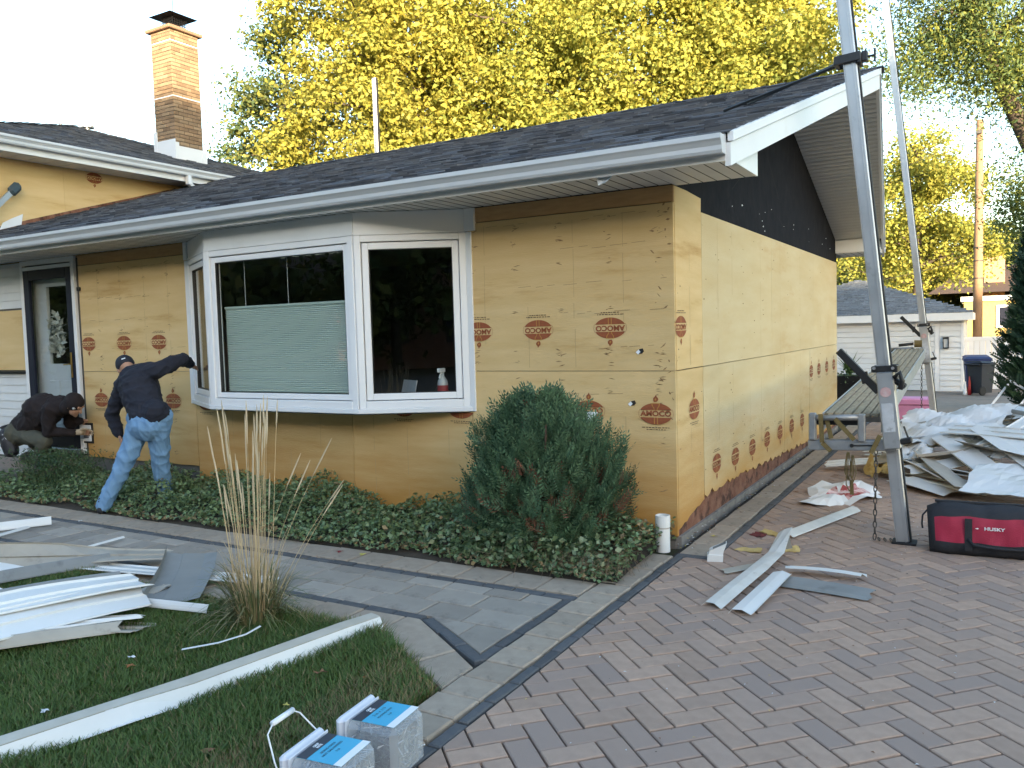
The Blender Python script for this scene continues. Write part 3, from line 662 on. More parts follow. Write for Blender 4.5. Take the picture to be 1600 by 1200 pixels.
# things standing inside the right-hand window
sb=empty('spray_bottle',(-2.06,-.02,Z0+.06),'clear spray bottle with red label on the bay window ledge','bottle')
MB().lathe([(.0001,0),(.042,0),(.046,.01),(.046,.15),(.04,.18),(.018,.215),(.016,.25),(.0001,.25)],(0,0,0),16).build('bottle_body',M('milky_plastic',(.45,.47,.48,1),None,5,.3),sb,smooth=True)
MB().lathe([(.0472,.06),(.0472,.14)],(0,0,0),16).build('bottle_label',M('red_label',(.3,.03,.03,1),None,5,.5),sb,smooth=True)
MB().lathe([(.0473,.015),(.0473,.055)],(0,0,0),16).build('lower_label',M('yellow_label',(.5,.42,.06,1),None,5,.5),sb,smooth=True)
MB().bbox(-.014,.014,-.06,.03,.25,.285,.004).bar((0,-.02,.25),(0,-.045,.20),.01,.012).build('trigger_head',white,sb)
cd_=MB().box(-.13,.13,-.005,.005,0,.19,0,Matrix.Rotation(R_(-14),4,'X')).build('leaning_card',M('grey_card',(.3,.31,.33,1),None,4,.6),label='grey card leaning inside the right-hand bay window',cat='card',loc=(-2.36,-.14,Z0+.062)); cd_.rotation_euler=(0,0,R_(-28))
# ---------------------------------------------------------------- front door
FD=empty('front_door'); FD.parent=H
dx0,dx1,dz0,dz1=-8.27,-7.29,.36,2.5
d=MB()
for a,b_,z0,z1 in ((dx0,dx0+.11,dz0,dz1),(dx1-.11,dx1,dz0,dz1),(dx0+.11,dx1-.11,dz1-.12,dz1),(dx0+.11,dx1-.11,dz0,dz0+.22)): d.bbox(a,b_,-.018,.022,z0,z1,.004)
hp('storm_door_frame',d,darkfr,FD)
g=MB().add([(dx0+.1,.0,dz0+.2),(dx1-.1,.0,dz0+.2),(dx1-.1,.0,dz1-.11),(dx0+.1,.0,dz1-.11)],[(0,1,2,3)]); hp('storm_door_glass',g,glass,FD)
ind=M('inner_door_white',(.62,.65,.68,1),(.56,.59,.62,1),2,.5)
i=MB(); i.box(dx0,dx1,.10,.138,dz0,dz0+1.0); i.box(dx0,dx0+.27,.10,.138,dz0+1.0,dz1); i.box(dx1-.27,dx1,.10,.138,dz0+1.0,dz1); i.box(dx0+.27,dx1-.27,.10,.138,dz1-.2,dz1)
i.bbox(dx0+.25,dx0+.46,.088,.10,dz0+.25,dz0+.8,.006); i.bbox(dx1-.46,dx1-.25,.088,.10,dz0+.25,dz0+.8,.006); hp('inner_door',i,ind,FD)
hp('inner_door_glass',MB().add([(dx0+.27,.12,dz0+1),(dx1-.27,.12,dz0+1),(dx1-.27,.12,dz1-.2),(dx0+.27,.12,dz1-.2)],[(0,1,2,3)]),glass,FD)
hd=MB().bbox(dx1-.09,dx1-.06,-.03,-.017,1.2,1.5,.004).tube([(dx1-.075,-.03,1.36),(dx1-.075,-.06,1.36),(dx1-.17,-.06,1.355)],.009,8); hp('door_handle',hd,brass,FD)
hp('door_casing',MB().bbox(dx1+.002,dx1+.062,-.022,.02,.30,2.56,.004),white,FD); hp('door_casing',MB().bbox(dx0-.062,dx0-.002,-.022,.02,.30,2.56,.004),white,FD); hp('door_casing',MB().bbox(dx0-.0,dx1,-.020,.02,2.503,2.545,.004),white,FD)
hp('header_board',MB().box(dx0-.06,dx1+.06,-.012,.02,2.562,2.62),soffm,FD)
hp('sill_plate',MB().bbox(dx0-.05,dx1+.05,-.06,.02,.30,.355,.006),M('bare_aluminium',(.5,.51,.52,1),(.4,.41,.42,1),8,.35,.05,40,metal=.9,rvar=.1),FD)
# leafy wreath hung on the inner door
C=np.array([(-7.78+.15*math.cos(t)*rr,.075,1.72+.27*math.sin(t)*rr) for t,rr in zip(np.linspace(0,25,110),np.linspace(.25,1.0,110))])+rng.normal(0,.02,(110,3))*[1,.4,1]
V,F=leaves(C,.10,0,.55,seed=5); wr=link('door_wreath',fast_mesh('door_wreath',V,F,M('pale_wreath_leaf',(.55,.58,.55,1),(.4,.43,.4,1),8,.6,rnd=.2)))
tag(wr,'pale leafy wreath hanging on the front door behind the storm door glass','wreath')
bx=MB().bbox(-.022,.022,-.03,0,-.022,.022,.004).build('door_bell',blackm,label='small black doorbell block beside the front door top',cat='doorbell',loc=(-7.15,0,2.23))
# ---------------------------------------------------------------- white siding left of the door
def siding(parent,x0,x1,y,z0,z1,e=.1,mat=sidm,name='siding_board',thick=.014):
    z=z0
    while z<z1-.02:
        h=min(e,z1-z); hp(name,MB().extr([(0,z),(-thick,z),(-.002,z+h+.004),(0,z+h+.004)],(x0,y,0),(x1,y,0),(0,1,0),(0,0,1)),mat,parent); z+=e
SW=empty('siding_wall'); SW.parent=H
siding(SW,-11.5,dx0-.064,.024,.2,1.24); siding(SW,-11.5,dx0-.064,.024,2.06,2.61)
hp('ledge_flashing',MB().box(-11.5,dx0-.06,-.05,.02,1.262,1.278),blackm,SW)
hp('outer_wall',MB().box(-18,XW,.026,.2,-.1,2.62),wallin,SW)
# electrical box beside the door
eb_=empty('outlet_box',(-7.16,-.003,.545),'white outlet box with black surround low beside the door frame','outlet box')
MB().bbox(-.125,.11,-.012,.0,-.115,.125,.003).build('black_surround',blackm,eb_); MB().bbox(-.10,.09,-.026,-.012,-.09,.10,.004).build('mounting_block',vinyl,eb_); MB().bbox(-.02,.06,-.045,-.026,-.05,.06,.006).build('socket_cover',M('grey_cover',(.15,.15,.16,1),None,5,.5),eb_)
# ---------------------------------------------------------------- upper storey behind
US=empty('upper_storey',(-13.5,4.9,0),'two-storey wing at the left with yellow sheathing, hip roof and brick chimney','house')
ZU=4.33; EX=-9.1; SLU=.33; UY0,UY1=-.65,10.4; RX=-14.62; RY=4.875; RZ=ZU+SLU*(EX-RX)
u=MB().box(-18,XW-.03,.05,9.8,2.5,4.16); hp('wall_core',u,wallin,US)
for y0,y1 in ((.02,1.4),(1.403,3.0),(3.003,5.4)): hp('sheathing_panel',ex_x([(y0,2.7),(y1,2.7),(y1,4.15),(y0,4.15)],XW-.03,XW+.001),foam,US)
part('printed_logo',lgF,US,(XW+.004,1.88,4.06),(0,math.pi,math.pi/2))
hp('step_flashing',MB().add([(XW+.006,y,roofz(y)+dz) for y in (.1,.9,1.7,2.5,3.3) for dz in (.0,.045+.02*math.sin(y*9))],[(0,2,3,1),(2,4,5,3),(4,6,7,5),(6,8,9,7)]),rot,US)
hp('torn_paper',MB().add([(XW+.02,.45,roofz(.45)+.02),(XW+.02,.75,roofz(.75)+.02),(XW+.02,.78,roofz(.75)+.17),(XW+.02,.62,roofz(.6)+.14),(XW+.02,.5,roofz(.45)+.12)],[(0,1,2,3,4)]),white,US)
for i in range(22): 
    mb=MB(); y0=UY0+i*.5
    for k in range(4): mb.box(XW-.03,EX-.003,y0+k*.125+.004,y0+(k+1)*.125-.004,4.145+.002*(k%2),4.16)
    hp('soffit_panel',mb,soffm,US)
hp('fascia_board',MB().box(EX-.02,EX,UY0,UY1,4.13,4.31),white,US)
hp('gutter',MB().extr([(-a,b) for a,b in gp],(EX+.002,UY0,4.215),(EX+.002,UY1,4.215),(1,0,0),(0,0,1)),gutm,US)
hp('downspout_elbow',MB().extr([(-.035,-.03),(.035,-.03),(.035,.03),(-.035,.03)],(EX+.06,3.12,4.22),(EX+.06,3.12,4.08),(1,0,0),(0,1,0)).extr([(-.035,-.03),(.035,-.03),(.035,.03),(-.035,.03)],(EX+.06,3.12,4.10),(EX+.0,3.3,4.02),(1,0,0),(0,.4,.9)),white,US)
ur=MB(); c=[(EX,UY0,ZU),(EX,UY1,ZU),(-22,UY0,ZU),(-22,UY1,ZU),(RX,RY,RZ),(-22,RY,RZ)]
ur.add([(x,y,z-.012) for x,y,z in c],[(0,1,4),(0,4,5,2),(1,3,5,4)]); hp('roof_deck',ur,deckm,US)
su=math.hypot(1,SLU); eu_=np.array([-1/su,0,SLU/su]); Lu=(EX-RX)*su
sh=MB(); shingle_plane(sh,np.array([EX+.03,UY0,ZU-.01]),np.array([0,1.,0]),eu_,UY1-UY0,Lu,lambda b:(b/su,UY1-UY0-b/su),seed=9); hp('shingles',sh,shing,US,kind='stuff')
sh=MB(); shingle_plane(sh,np.array([-20.,UY0-.03,ZU-.01]),np.array([1.,0,0]),np.array([0,1/su,SLU/su]),20,Lu,lambda b:(0,20+EX-b/su),expo=.28,seed=10); hp('shingles',sh,shing,US,kind='stuff')
rv=MB().lathe([(.0001,.22),(.13,.2),(.14,.15),(.05,.14),(.05,0)],(-14.9,5.3,RZ-.05),12); hp('roof_vent',rv,M('galvanised',(.5,.51,.52,1),None,6,.4,metal=.7),US)
hp('vent_pipe',MB().tube([(-14.9,4.7,RZ-.1),(-14.9,4.7,RZ+.28)],.03,8),MATS['galvanised'],US)
# chimney with single bricks
CH=empty('chimney'); CH.parent=US
brickm=M('tan_brick',(.28,.185,.105,1),(.22,.14,.08,1),12,.92,.6,80,rnd=.2,hue=(.32,.225,.135,1)); mort=M('mortar',(.10,.08,.065,1),None,20,.95,.4,100)
cx0,cx1,cy0,cy1,cz0,cz1=-11.55,-11.0,4.46,5.08,4.75,7.32
hp('mortar_core',MB().box(cx0+.008,cx1-.008,cy0+.008,cy1-.008,cz0,cz1-.01),mort,CH)
z=cz0+.2; row=0; hb=.068
bmesh_cache={}
while z<cz1-.03:
    for face in ('front','side'):
        a0,a1=(cx0,cx1) if face=='front' else (cy0,cy1); a=a0
        first=True; odd=(row%2)^(face=='side')
        while a<a1-.01:
            wl=.10 if (first and odd) else .205; b_=min(a+wl,a1); first=False
            if a1-b_<.06: b_=a1
            l=round(b_-a-.008,3); key=l
            if key not in bmesh_cache: bmesh_cache[key]=MB().bbox(-l/2,l/2,-.045,.045,-(hb-.009)/2,(hb-.009)/2,.004).mesh('brick',brickm)
            pr=random.uniform(-.004,.003); mid=(a+b_)/2
            if face=='front': part('brick',bmesh_cache[key],CH,(mid,cy0+.045+pr,z+hb/2),(0,0,0))
            else: part('brick',bmesh_cache[key],CH,(cx1-.045-pr,mid,z+hb/2+.0005),(0,0,math.pi/2))
            a=b_
    z+=hb; row+=1
for zz in (6.10,7.10): hp('white_wire_band',MB().box(cx0-.004,cx1+.006,cy0-.006,cy1+.004,zz,zz+.018),white,CH)
hp('crown_slab',MB().bbox(cx0-.07,cx1+.07,cy0-.07,cy1+.07,cz1-.012,cz1+.05,.012),M('crown_concrete',(.30,.18,.11,1),(.22,.14,.09,1),9,.9,.4,60),CH)
hp('flue_tile',MB().bbox(cx0+.12,cx1-.12,cy0+.14,cy1-.14,cz1+.05,cz1+.14,.01),MATS['crown_concrete'],CH)
mx,my=(cx0+cx1)/2,(cy0+cy1)/2
cap=MB(); zc=cz1+.30; cap.add([(mx-.31,my-.31,zc),(mx+.31,my-.31,zc),(mx+.31,my+.31,zc),(mx-.31,my+.31,zc),(mx,my,zc+.14)],[(0,1,4),(1,2,4),(2,3,4),(3,0,4),(3,2,1,0)])
hp('chimney_cap',cap,M('dark_cap_metal',(.03,.028,.03,1),None,8,.5,metal=.6),CH)
ms=MB()
for k in range(9):
    t=-.15+.3*k/8
    for s in (-.15,.15): ms.bar((mx+t,my+s,cz1+.12),(mx+t+.03,my+s,zc+.01),.006,.006); ms.bar((mx+s,my+t,cz1+.12),(mx+s,my+t+.03,zc+.01),.006,.006)
for zz in (cz1+.16,cz1+.2,cz1+.24):
    for s in (-.15,.15): ms.bar((mx-.15,my+s,zz),(mx+.15,my+s,zz),.005,.005); ms.bar((mx+s,my-.15,zz),(mx+s,my+.15,zz),.005,.005)
hp('spark_mesh',ms,MATS['dark_cap_metal'],CH,kind='stuff')
hp('lightning_wire',MB().tube([(mx,my,zc+.1),(mx,my,zc+.75)],.006,5),MATS['dark_cap_metal'],CH)
fl=MB(); fl.box(cx0-.015,cx1+.012,cy0-.022,cy0-.008,4.80,5.32); fl.box(cx1+.010,cx1+.024,cy0-.02,cy1+.02,4.78,5.20); fl.box(cx1-.06,cx1+.032,cy0-.030,cy0+.05,4.80,5.26); fl.box(cx1+.002,cx1+.034,cy1-.05,cy1+.05,4.80,5.16); fl.box(cx0-.03,cx0+.06,cy0-.026,cy0-.006,4.9,5.5)
hp('chimney_flashing',fl,white,CH)
# ladder standing on the lower roof against the upper wall
la=empty('ladder',(-9.3,.3,3.2),'aluminium ladder top with blue-grey rubber end pads at the left edge','ladder')
alu=M('aluminium',(.52,.53,.54,1),(.44,.45,.46,1),5,.42,.08,25,metal=.75,rvar=.12,c3=(.33,.33,.33,1),s3=6,t3=.6)
padm=M('blue_grey_rubber',(.045,.075,.095,1),None,6,.6)
for o in (0,-.38):
    a=Vector((-.05+o*.55,-.75+o*.55,-.55)); b=Vector((-.17+o*.55,.27+o*.55,.46)); MB().bar(a,b,.032,.075,b=.004).build('rail',alu,la)
    d=(b-a).normalized(); MB().bar(b-d*.02,b+d*.19,.10,.13,b=.04).build('end_pad',padm,la)
for t in (.15,.42,.69,.9):
    a=Vector((-.05,-.75,-.55)).lerp(Vector((-.17,.27,.46)),t); MB().tube([a,a+Vector((-.21,-.21,0))],.016,8).build('rung',alu,la)
# ---------------------------------------------------------------- pump-jack scaffold
rub=M('black_rubber',(.014,.014,.015,1),None,20,.75); steel=M('galvanised_steel',(.36,.37,.38,1),(.28,.285,.29,1),14,.45,.15,60,metal=.6,rvar=.12,c3=(.2,.2,.2,1),s3=9,t3=.6)
blk=M('black_steel',(.012,.012,.013,1),(.02,.02,.021,1),18,.4,.1,80); strapm=M('olive_strap',(.17,.125,.045,1),(.12,.085,.03,1),40,.85)
def pole(loc,lean,h,label,grp='aluminium pump-jack poles'):
    o=empty('scaffold_pole',loc,label,'pole',grp); d=Vector((lean,0,1)).normalized()
    p,q=Vector((0,0,.012)),d*h
    MB().bar(p,q,.088,.094,b=.008,up=(0,1,0)).build('pole_shaft',alu,o)
    off=Vector((.048,0,0)); MB().bar(p+off,q+off,.012,.06,b=.002,up=(0,1,0)).build('rubber_strip',rub,o)
    fl=MB()
    for s in (-1,1): fl.bar(p+Vector((-.012,-.0485,0))+Vector((.03*s,0,0)),q+Vector((-.012,-.0485,0))+Vector((.03*s,0,0)),.006,.008,up=(0,1,0))
    fl.build('pole_ridge',alu,o)
    MB().bbox(-.075,.085,-.07,.07,0,.016,.004).build('foot_plate',rub,o); return o
P1=pole((1.46,.64,0),-.1015,6.9,'near aluminium scaffold pole standing on the driveway beside the tool bag')
P2=pole((1.297,8.0,gz(8)),-.1075,7.6,'far aluminium scaffold pole behind the debris pile')
P3=pole((-9.42,8.35,gz(8)),.0,7.1,'scaffold pole sticking up behind the roof ridge')
def jack(loc,label,full=True):
    o=empty('pump_jack',loc,label,'scaffold jack','pump jacks on the scaffold poles')
    ln=-.1015
    def on(z,dx=0,dy=0): return Vector((ln*z+dx,dy,z))
    MB().bar(on(-.04),on(.50),.112,.118,b=.006,up=(0,1,0)).build('sleeve',alu,o)
    MB().bar(on(.08,-.004,-.0605),on(.28,-.004,-.0605),.075,.003,up=(0,1,0)).build('white_label',M('worn_white_sticker',(.55,.57,.6,1),(.4,.42,.44,1),14,.5,c3=(.3,.31,.32,1),s3=20,t3=.55),o)
    MB().lathe([(.0001,-.0625),(.036,-.0625),(.036,-.0605)],(ln*.36-.004,0,.36),14,axis='y').build('red_sticker',M('faded_red_sticker',(.5,.25,.24,1),(.55,.45,.45,1),30,.6),o)
    MB().bar((-.57,0,-.04),(.03,0,-.02),.07,.075,b=.006).build('support_arm',steel,o)
    for x in (-.535,-.20):
        mb=MB().bar((x,-.03,.0),(x,-.03,.20),.055,.05,b=.008); mb.build('roller_bracket',steel,o)
    MB().tube([(-.53,-.035,.165),(-.20,-.035,.175)],.022,12).build('roller',steel,o,smooth=True)
    MB().bar((-.53,.05,.13),(-.2,.05,.135),.03,.05).build('cross_bar',blk,o)
    mb=MB(); mb.bar(on(.52,-.075,-.07),on(.53,.085,-.07),.012,.045,b=.003); mb.bar(on(.52,-.075,.07),on(.53,.085,.07),.012,.045,b=.003); mb.bar(on(.525,.075,-.075),on(.525,.075,.075),.03,.045,b=.003); mb.bar(on(.52,-.07,-.075),on(.52,-.07,.075),.02,.04,b=.003)
    mb.build('upper_shackle',blk,o)
    for x in (-.06,.06): MB().lathe([(.0001,-.092),(.011,-.092),(.011,-.07)],(ln*.53+x,0,.53),8,axis='y').build('bolt',steel,o)
    MB().bar(on(.36,-.05,-.02),(-.355,-.02,.655),.05,.055,b=.004,up=(0,1,0)).bar((-.19,-.02,.50),(-.17,-.02,.42),.05,.04,up=(0,1,0)).build('pump_lever',blk,o)
    mb=MB(); mb.tube([on(.46,.06,-.06),on(.50,.10,-.07),on(.44,.11,-.05),on(.38,.09,-.06)],.018,8); mb.tube([on(.44,.055,0),on(.40,.12,-.03)],.022,8); mb.build('crank',blk,o,smooth=True)
    mb=MB(); mb.bar(on(.01,.05,-.03),on(.03,.13,-.03),.06,.04,b=.008); mb.tube([on(.02,.11,-.03),on(.12,.085,-.03)],.007,6); mb.build('lower_shackle',blk,o)
    MB().tube([(-.26,-.039,-.03),(-.09,-.039,-.022)],.005,6).lathe([(.0001,-.05),(.014,-.05),(.014,-.036)],(-.265,0,-.03),8,axis='y').build('locking_pin',blk,o)
    return o
j1=jack((1.395,.56,.735),'pump jack with black lever clamped on the near scaffold pole')
j2=jack((1.19,7.96,1.0),'pump jack on the far scaffold pole')
# work platform
wp=empty('work_platform',(1.1,.62,0),'long slatted scaffold plank spanning the two poles along the yellow wall','scaffold plank')
a0,a1=Vector((-.17,.0,.918)),Vector((-.33,7.5,1.165)); plm=M('weathered_slat',(.40,.34,.24,1),(.27,.225,.155,1),7,.8,.45,40,stretch=(8,1,8),rnd=.12,c3=(.17,.145,.11,1),s3=5,t3=.56)
for i in range(6):
    o=Vector((.030+i*.0625,0,0)); MB().bar(a0+o+Vector((0,random.uniform(-.004,.004),0)),a1+o,.051,.024,b=.004).build('slat',plm,wp)
for x in (-.012,.388): MB().bar(a0+Vector((x,0,-.055)),a1+Vector((x,0,-.055)),.014,.135,b=.003).build('side_rail',alu,wp)
for k in range(9):
    p=a0.lerp(a1,(k+.3)/9.2); MB().bar(p+Vector((-.005,0,-.06)),p+Vector((.381,0,-.06)),.03,.05).build('cross_member',alu,wp)
def ribbon(pts,w,mb=None,t=.0025):
    mb=mb or MB()
    for p,q in zip(pts[:-1],pts[1:]): mb.bar(p,q,w,t,up=(0,1,0) if abs(Vector(q).x-Vector(p).x)>.0 else (0,1,.1))
    return mb
stp=empty('ratchet_strap',(1.12,.5,0),'olive ratchet strap wrapped round the near jack arm and hanging in a loop','strap')
mb=MB()
for pts in ([(-.20,-.0,.93),(-.19,-.0,.72),(-.13,-.0,.66)],[(-.10,-.01,.90),(.03,-.01,.75)],[(.14,-.005,.66),(.20,-.005,.79)],[(-.17,.03,.93),(-.13,.02,.75)]):
    for p,q in zip(pts[:-1],pts[1:]): mb.bar(p,q,.0028,.032,up=(0,1,0)) if False else mb.bar(p,q,.032,.003,up=(0,1,0))
mb.build('strap_wrap',strapm,stp)
mb=MB()
for k,(dx,dz) in enumerate(((-.02,.46),(0,.44),(.018,.45),(-.008,.38))):
    P=[(dx*.4-.01,-.01*k,.66),(dx-.012,-.01*k,.58),(dx-.014,-.01*k,dz+.05),(dx+.008,-.01*k,dz),(dx+.026,-.01*k,dz+.06),(dx*.4+.02,-.01*k,.64)]
    for p,q in zip(P[:-1],P[1:]): mb.bar(p,q,.004,.022,up=(0,1,0))
mb.bar((.012,-.02,.46),(.016,-.02,.355),.026,.003,up=(0,1,0)); mb.build('strap_loop',strapm,stp)
st2=empty('strap_coil',(1.02,7.75,1.19),'coiled olive strap and black ratchet on the far end of the plank','strap')
MB().tube([(-.2,0,.04),(.0,.02,.06)],.022,8).build('ratchet',blk,st2,smooth=True); MB().lathe([(.03,-.05),(.055,-.05),(.055,.05),(.03,.05)],(.06,.02,.06),14,axis='x').build('strap_roll',strapm,st2)
# chains
def chain(top,bot,label,tail=True):
    o=empty('chain',bot,label,'chain','chains hanging from the jacks'); L=Vector(top)-Vector(bot); n=int(L.length/.043)
    mb=MB(); P=[(.011*math.cos(t)*1.0,0,.027*math.sin(t)) for t in np.linspace(0,2*math.pi,11)]; mb.tube(P,.0042,5,cap=False); me=mb.mesh('chain_link',steel_d)
    for i in range(n): link('chain_link',me,o,L*((i+.5)/n),(0,random.uniform(-.06,.06),(math.pi/2)*(i%2)+.4))
    if tail:
        for i in range(3): link('chain_link',me,o,(.03+.04*i,-.01,.008),(R_(80),R_(90),.2))
steel_d=M('dark_chain_steel',(.12,.115,.11,1),(.08,.07,.06,1),30,.55,.2,100,metal=.6)
chain((1.29,.53,.69),(1.27,.62,.01),'steel chain hanging from the near jack down to the pavers'); chain((1.12,7.9,1.0),(1.12,7.9,.22),'steel chain hanging from the far jack above the pink box',False)
# roof brace
br=empty('pole_brace',(1.1,.64,3.45),'black brace clamp tying the near scaffold pole to the roof','brace')
MB().bar((-.085,-.065,0),(.085,-.065,.012),.02,.06,b=.003).bar((-.085,.065,0),(.085,.065,.012),.02,.06,b=.003).bar((.075,-.07,0),(.075,.07,0),.025,.07,b=.003).bar((-.08,-.07,0),(-.08,.07,0),.03,.055,b=.004).build('clamp',blk,br)
MB().tube([(.08,0,.01),(.17,0,.015)],.008,6).tube([(.17,0,-.03),(.17,0,.06)],.008,6).bbox(.085,.125,-.03,.03,-.02,.05,.005).build('screw_handle',blk,br)
MB().tube([(-.09,0,-.005),(-.93,.79,.02),(-.99,1.1,.1)],.012,6).tube([(-.09,.03,-.01),(-.97,.25,-.14)],.012,6).build('brace_rod',blk,br)
MB().bbox(-1.06,-.90,.7,.9,.0,.012,.003,0,Matrix.Translation((0,0,0))).build('roof_foot',blk,br)
# ---------------------------------------------------------------- garage
GA=empty('garage',(-1.9,25,gz(22)),'white detached garage with grey hip roof at the end of the driveway','garage')
gy,gx0,gx1=22.0,-5.15,1.35; gb=-.55
hp('wall_core',MB().box(gx0,gx1,gy+.03,28,gb,1.6),sidm,GA)
gs=M('garage_siding',(.66,.68,.70,1),(.62,.64,.66,1),3,.5,rnd=.03)
z=gb
while z<1.5: hp('siding_board',MB().extr([(0,z),(-.04,z),(-.004,z+.165),(0,z+.165)],(.73,gy+.03,0),(gx1-.06,gy+.03,0),(0,1,0),(0,0,1)),gs,GA); z+=.165
hp('corner_trim',MB().box(gx1-.06,gx1+.01,gy-.004,gy+.1,gb,1.6),vinyl,GA); hp('door_trim',MB().box(.60,.72,gy-.01,gy+.03,gb,1.55),vinyl,GA); hp('door_trim',MB().box(-4.4,.60,gy-.012,gy+.03,1.44,1.55),vinyl,GA)
OD=empty('overhead_door'); OD.parent=GA
for k in range(12):
    z0=gb+.02+k*.165; hp('door_panel',MB().bbox(-4.4,.598,gy+.0,gy+.035,z0,z0+.152,.012),gs,OD)
hp('door_seal',MB().box(-4.4,.6,gy+.002,gy+.03,gb,gb+.018),blackm,OD)
shg=M('grey_shingle',(.17,.18,.195,1),(.22,.23,.24,1),26,.95,.7,60,rnd=.18,c3=(.13,.135,.15,1),s3=14,t3=.5,spec=.15)
ex0,ex1,ey0,ey1=gx0-.3,1.6,21.7,28.3; az=3.05; ax=(ex0+ex1)/2
hp('roof_deck',MB().add([(ex0,ey0,1.80),(ex1,ey0,1.80),(ex1,ey1,1.80),(ex0,ey1,1.80),(ax,25,az)],[(0,1,4),(1,2,4),(2,3,4),(3,0,4)]),shg,GA)
g_=random.Random(4); sh=MB(); Lg=math.hypot(25-ey0,az-1.8); ebg=np.array([0,(25-ey0)/Lg,(az-1.8)/Lg]); half=(ex1-ex0)/2
shingle_plane(sh,np.array([ex0,ey0-.03,1.80]),np.array([1.,0,0]),ebg,7,Lg,lambda b:(half*b/Lg,2*half-half*b/Lg),expo=.17,seed=12); hp('shingles',sh,shg,GA,kind='stuff')
hp('fascia_board',MB().box(ex0,ex1,ey0-.02,ey0,1.57,1.80),vinyl,GA); hp('fascia_board',MB().box(ex1-.02,ex1,ey0,ey1,1.57,1.80),vinyl,GA); hp('soffit',MB().box(ex0,ex1-.02,ey0,gy+.03,1.575,1.59),soffm,GA)
lp=MB().bbox(-.075,.075,-.12,-.0,-.14,.14,.01); hp('wall_lamp',MB().bbox(.81,.97,gy-.10,gy+.02,1.03,1.08,.005).bbox(.81,.835,gy-.10,gy+.02,.76,1.03,.004).bbox(.945,.97,gy-.10,gy+.02,.76,1.03,.004).bbox(.81,.97,gy-.10,gy+.02,.74,.77,.004),blackm,GA); hp('lamp_glass',MB().box(.835,.945,gy-.07,gy+.01,.77,1.03),M('frosted_glass',(.55,.57,.58,1),None,5,.4),GA)
# bins
def bin_(loc,col,w,d,h,label,rz):
    o=empty('wheeled_bin',loc,label,'bin','wheeled bins by the garage',rz=rz); m=M('bin_'+label.split()[1],col,None,6,.55,.08,50)
    b=MB(); t=.80; b.add([(-w/2*t,-d/2*t,.06),(w/2*t,-d/2*t,.06),(w/2*t,d/2*t,.06),(-w/2*t,d/2*t,.06),(-w/2,-d/2,h*.86),(w/2,-d/2,h*.86),(w/2,d/2,h*.86),(-w/2,d/2,h*.86)],[(3,2,1,0),(0,1,5,4),(1,2,6,5),(2,3,7,6),(3,0,4,7)]); b.build('bin_body',m,o)
    MB().bbox(-w/2-.03,w/2+.03,-d/2-.03,d/2+.03,h*.86,h*.92,.01).build('rim',m,o); MB().add([(-w/2-.03,-d/2-.04,h*.92),(w/2+.03,-d/2-.04,h*.92),(w/2+.03,d/2+.04,h*.95),(-w/2-.03,d/2+.04,h*.95),(-w/2+.05,-d/2+.08,h*.97),(w/2-.05,-d/2+.08,h*.97),(w/2-.05,d/2,h),(-w/2+.05,d/2,h)],[(0,1,5,4),(1,2,6,5),(2,3,7,6),(3,0,4,7),(4,5,6,7)]).build('lid',m,o)
    MB().tube([(-w/2,d/2+.09,h*.9),(w/2,d/2+.09,h*.9)],.02,8).build('handle',m,o)
    for s in (-1,1): MB().lathe([(.0001,-.03),(.03,-.03),(.11,-.03),(.125,-.02),(.125,.02),(.11,.03),(.0001,.03)],(s*w*.42,d*.36,.125),14,axis='x').build('wheel',rub,o)
    return o
bin_((1.72,20.2,gz(20.2)),(.018,.034,.125,1),.62,.66,1.06,'the blue wheeled bin standing behind the darker bin',.1); bin_((1.82,19.35,gz(19.35)),(.017,.020,.032,1),.44,.5,.92,'a charcoal wheeled bin standing in front of the blue bin',2.5)
bro=empty('broom',(1.48,19.2,gz(19.2)),'small red and white brush leaning on the bins','brush'); MB().lathe([(.0001,0),(.06,0),(.05,.06),(.03,.22),(.015,.36)],(-.02,0,0),10).build('white_head',vinyl,bro,smooth=True); MB().lathe([(.0001,0),(.05,0),(.04,.2),(.015,.5)],(.08,0,0),10).build('red_sleeve',M('red_plastic',(.35,.015,.02,1),None,5,.4),bro,smooth=True)
fe=empty('white_fence',(2.6,23,gz(23)),'white vinyl privacy fence beside the garage','fence')
for i in range(20): MB().bbox(-1.3+i*.155,-1.3+i*.155+.15,-.015,.015,.03,1.62,.004).build('fence_board',vinyl,fe)
for x in (-1.33,.62,1.85): MB().bbox(x-.05,x+.05,-.05,.05,0,1.72,.006).build('fence_post',vinyl,fe)
MB().bbox(-1.3,1.8,-.028,.028,1.50,1.62,.004).build('fence_rail',vinyl,fe)
# utility pole with wires
up=empty('utility_pole',(1.66,27,gz(27)),'tall wooden utility pole behind the garage','utility pole'); barkp=M('pole_wood',(.33,.20,.115,1),(.25,.15,.085,1),5,.85,.3,30,stretch=(6,6,1))
MB().tube([(0,0,0),(.01,0,4),(.03,0,9.1)],[.165,.15,.115],12).build('shaft',barkp,up,smooth=True)
for z in (3.7,4.3,4.75): MB().lathe([(.16,0),(.165,.02),(.16,.04)],(.01,0,z),12).build('steel_band',steel_d,up)
MB().bbox(-.08,.10,-.22,-.14,8.6,8.72,.01).build('insulator_bracket',steel_d,up)
def wire(a,b,sag,label):
    a,b=Vector(a),Vector(b); P=[a.lerp(b,t)-Vector((0,0,sag*4*t*(1-t))) for t in np.linspace(0,1,14)]
    MB().tube(P,.011,4).build('overhead_wire',steel_d,label=label,cat='wire',group='overhead wires on the utility pole')
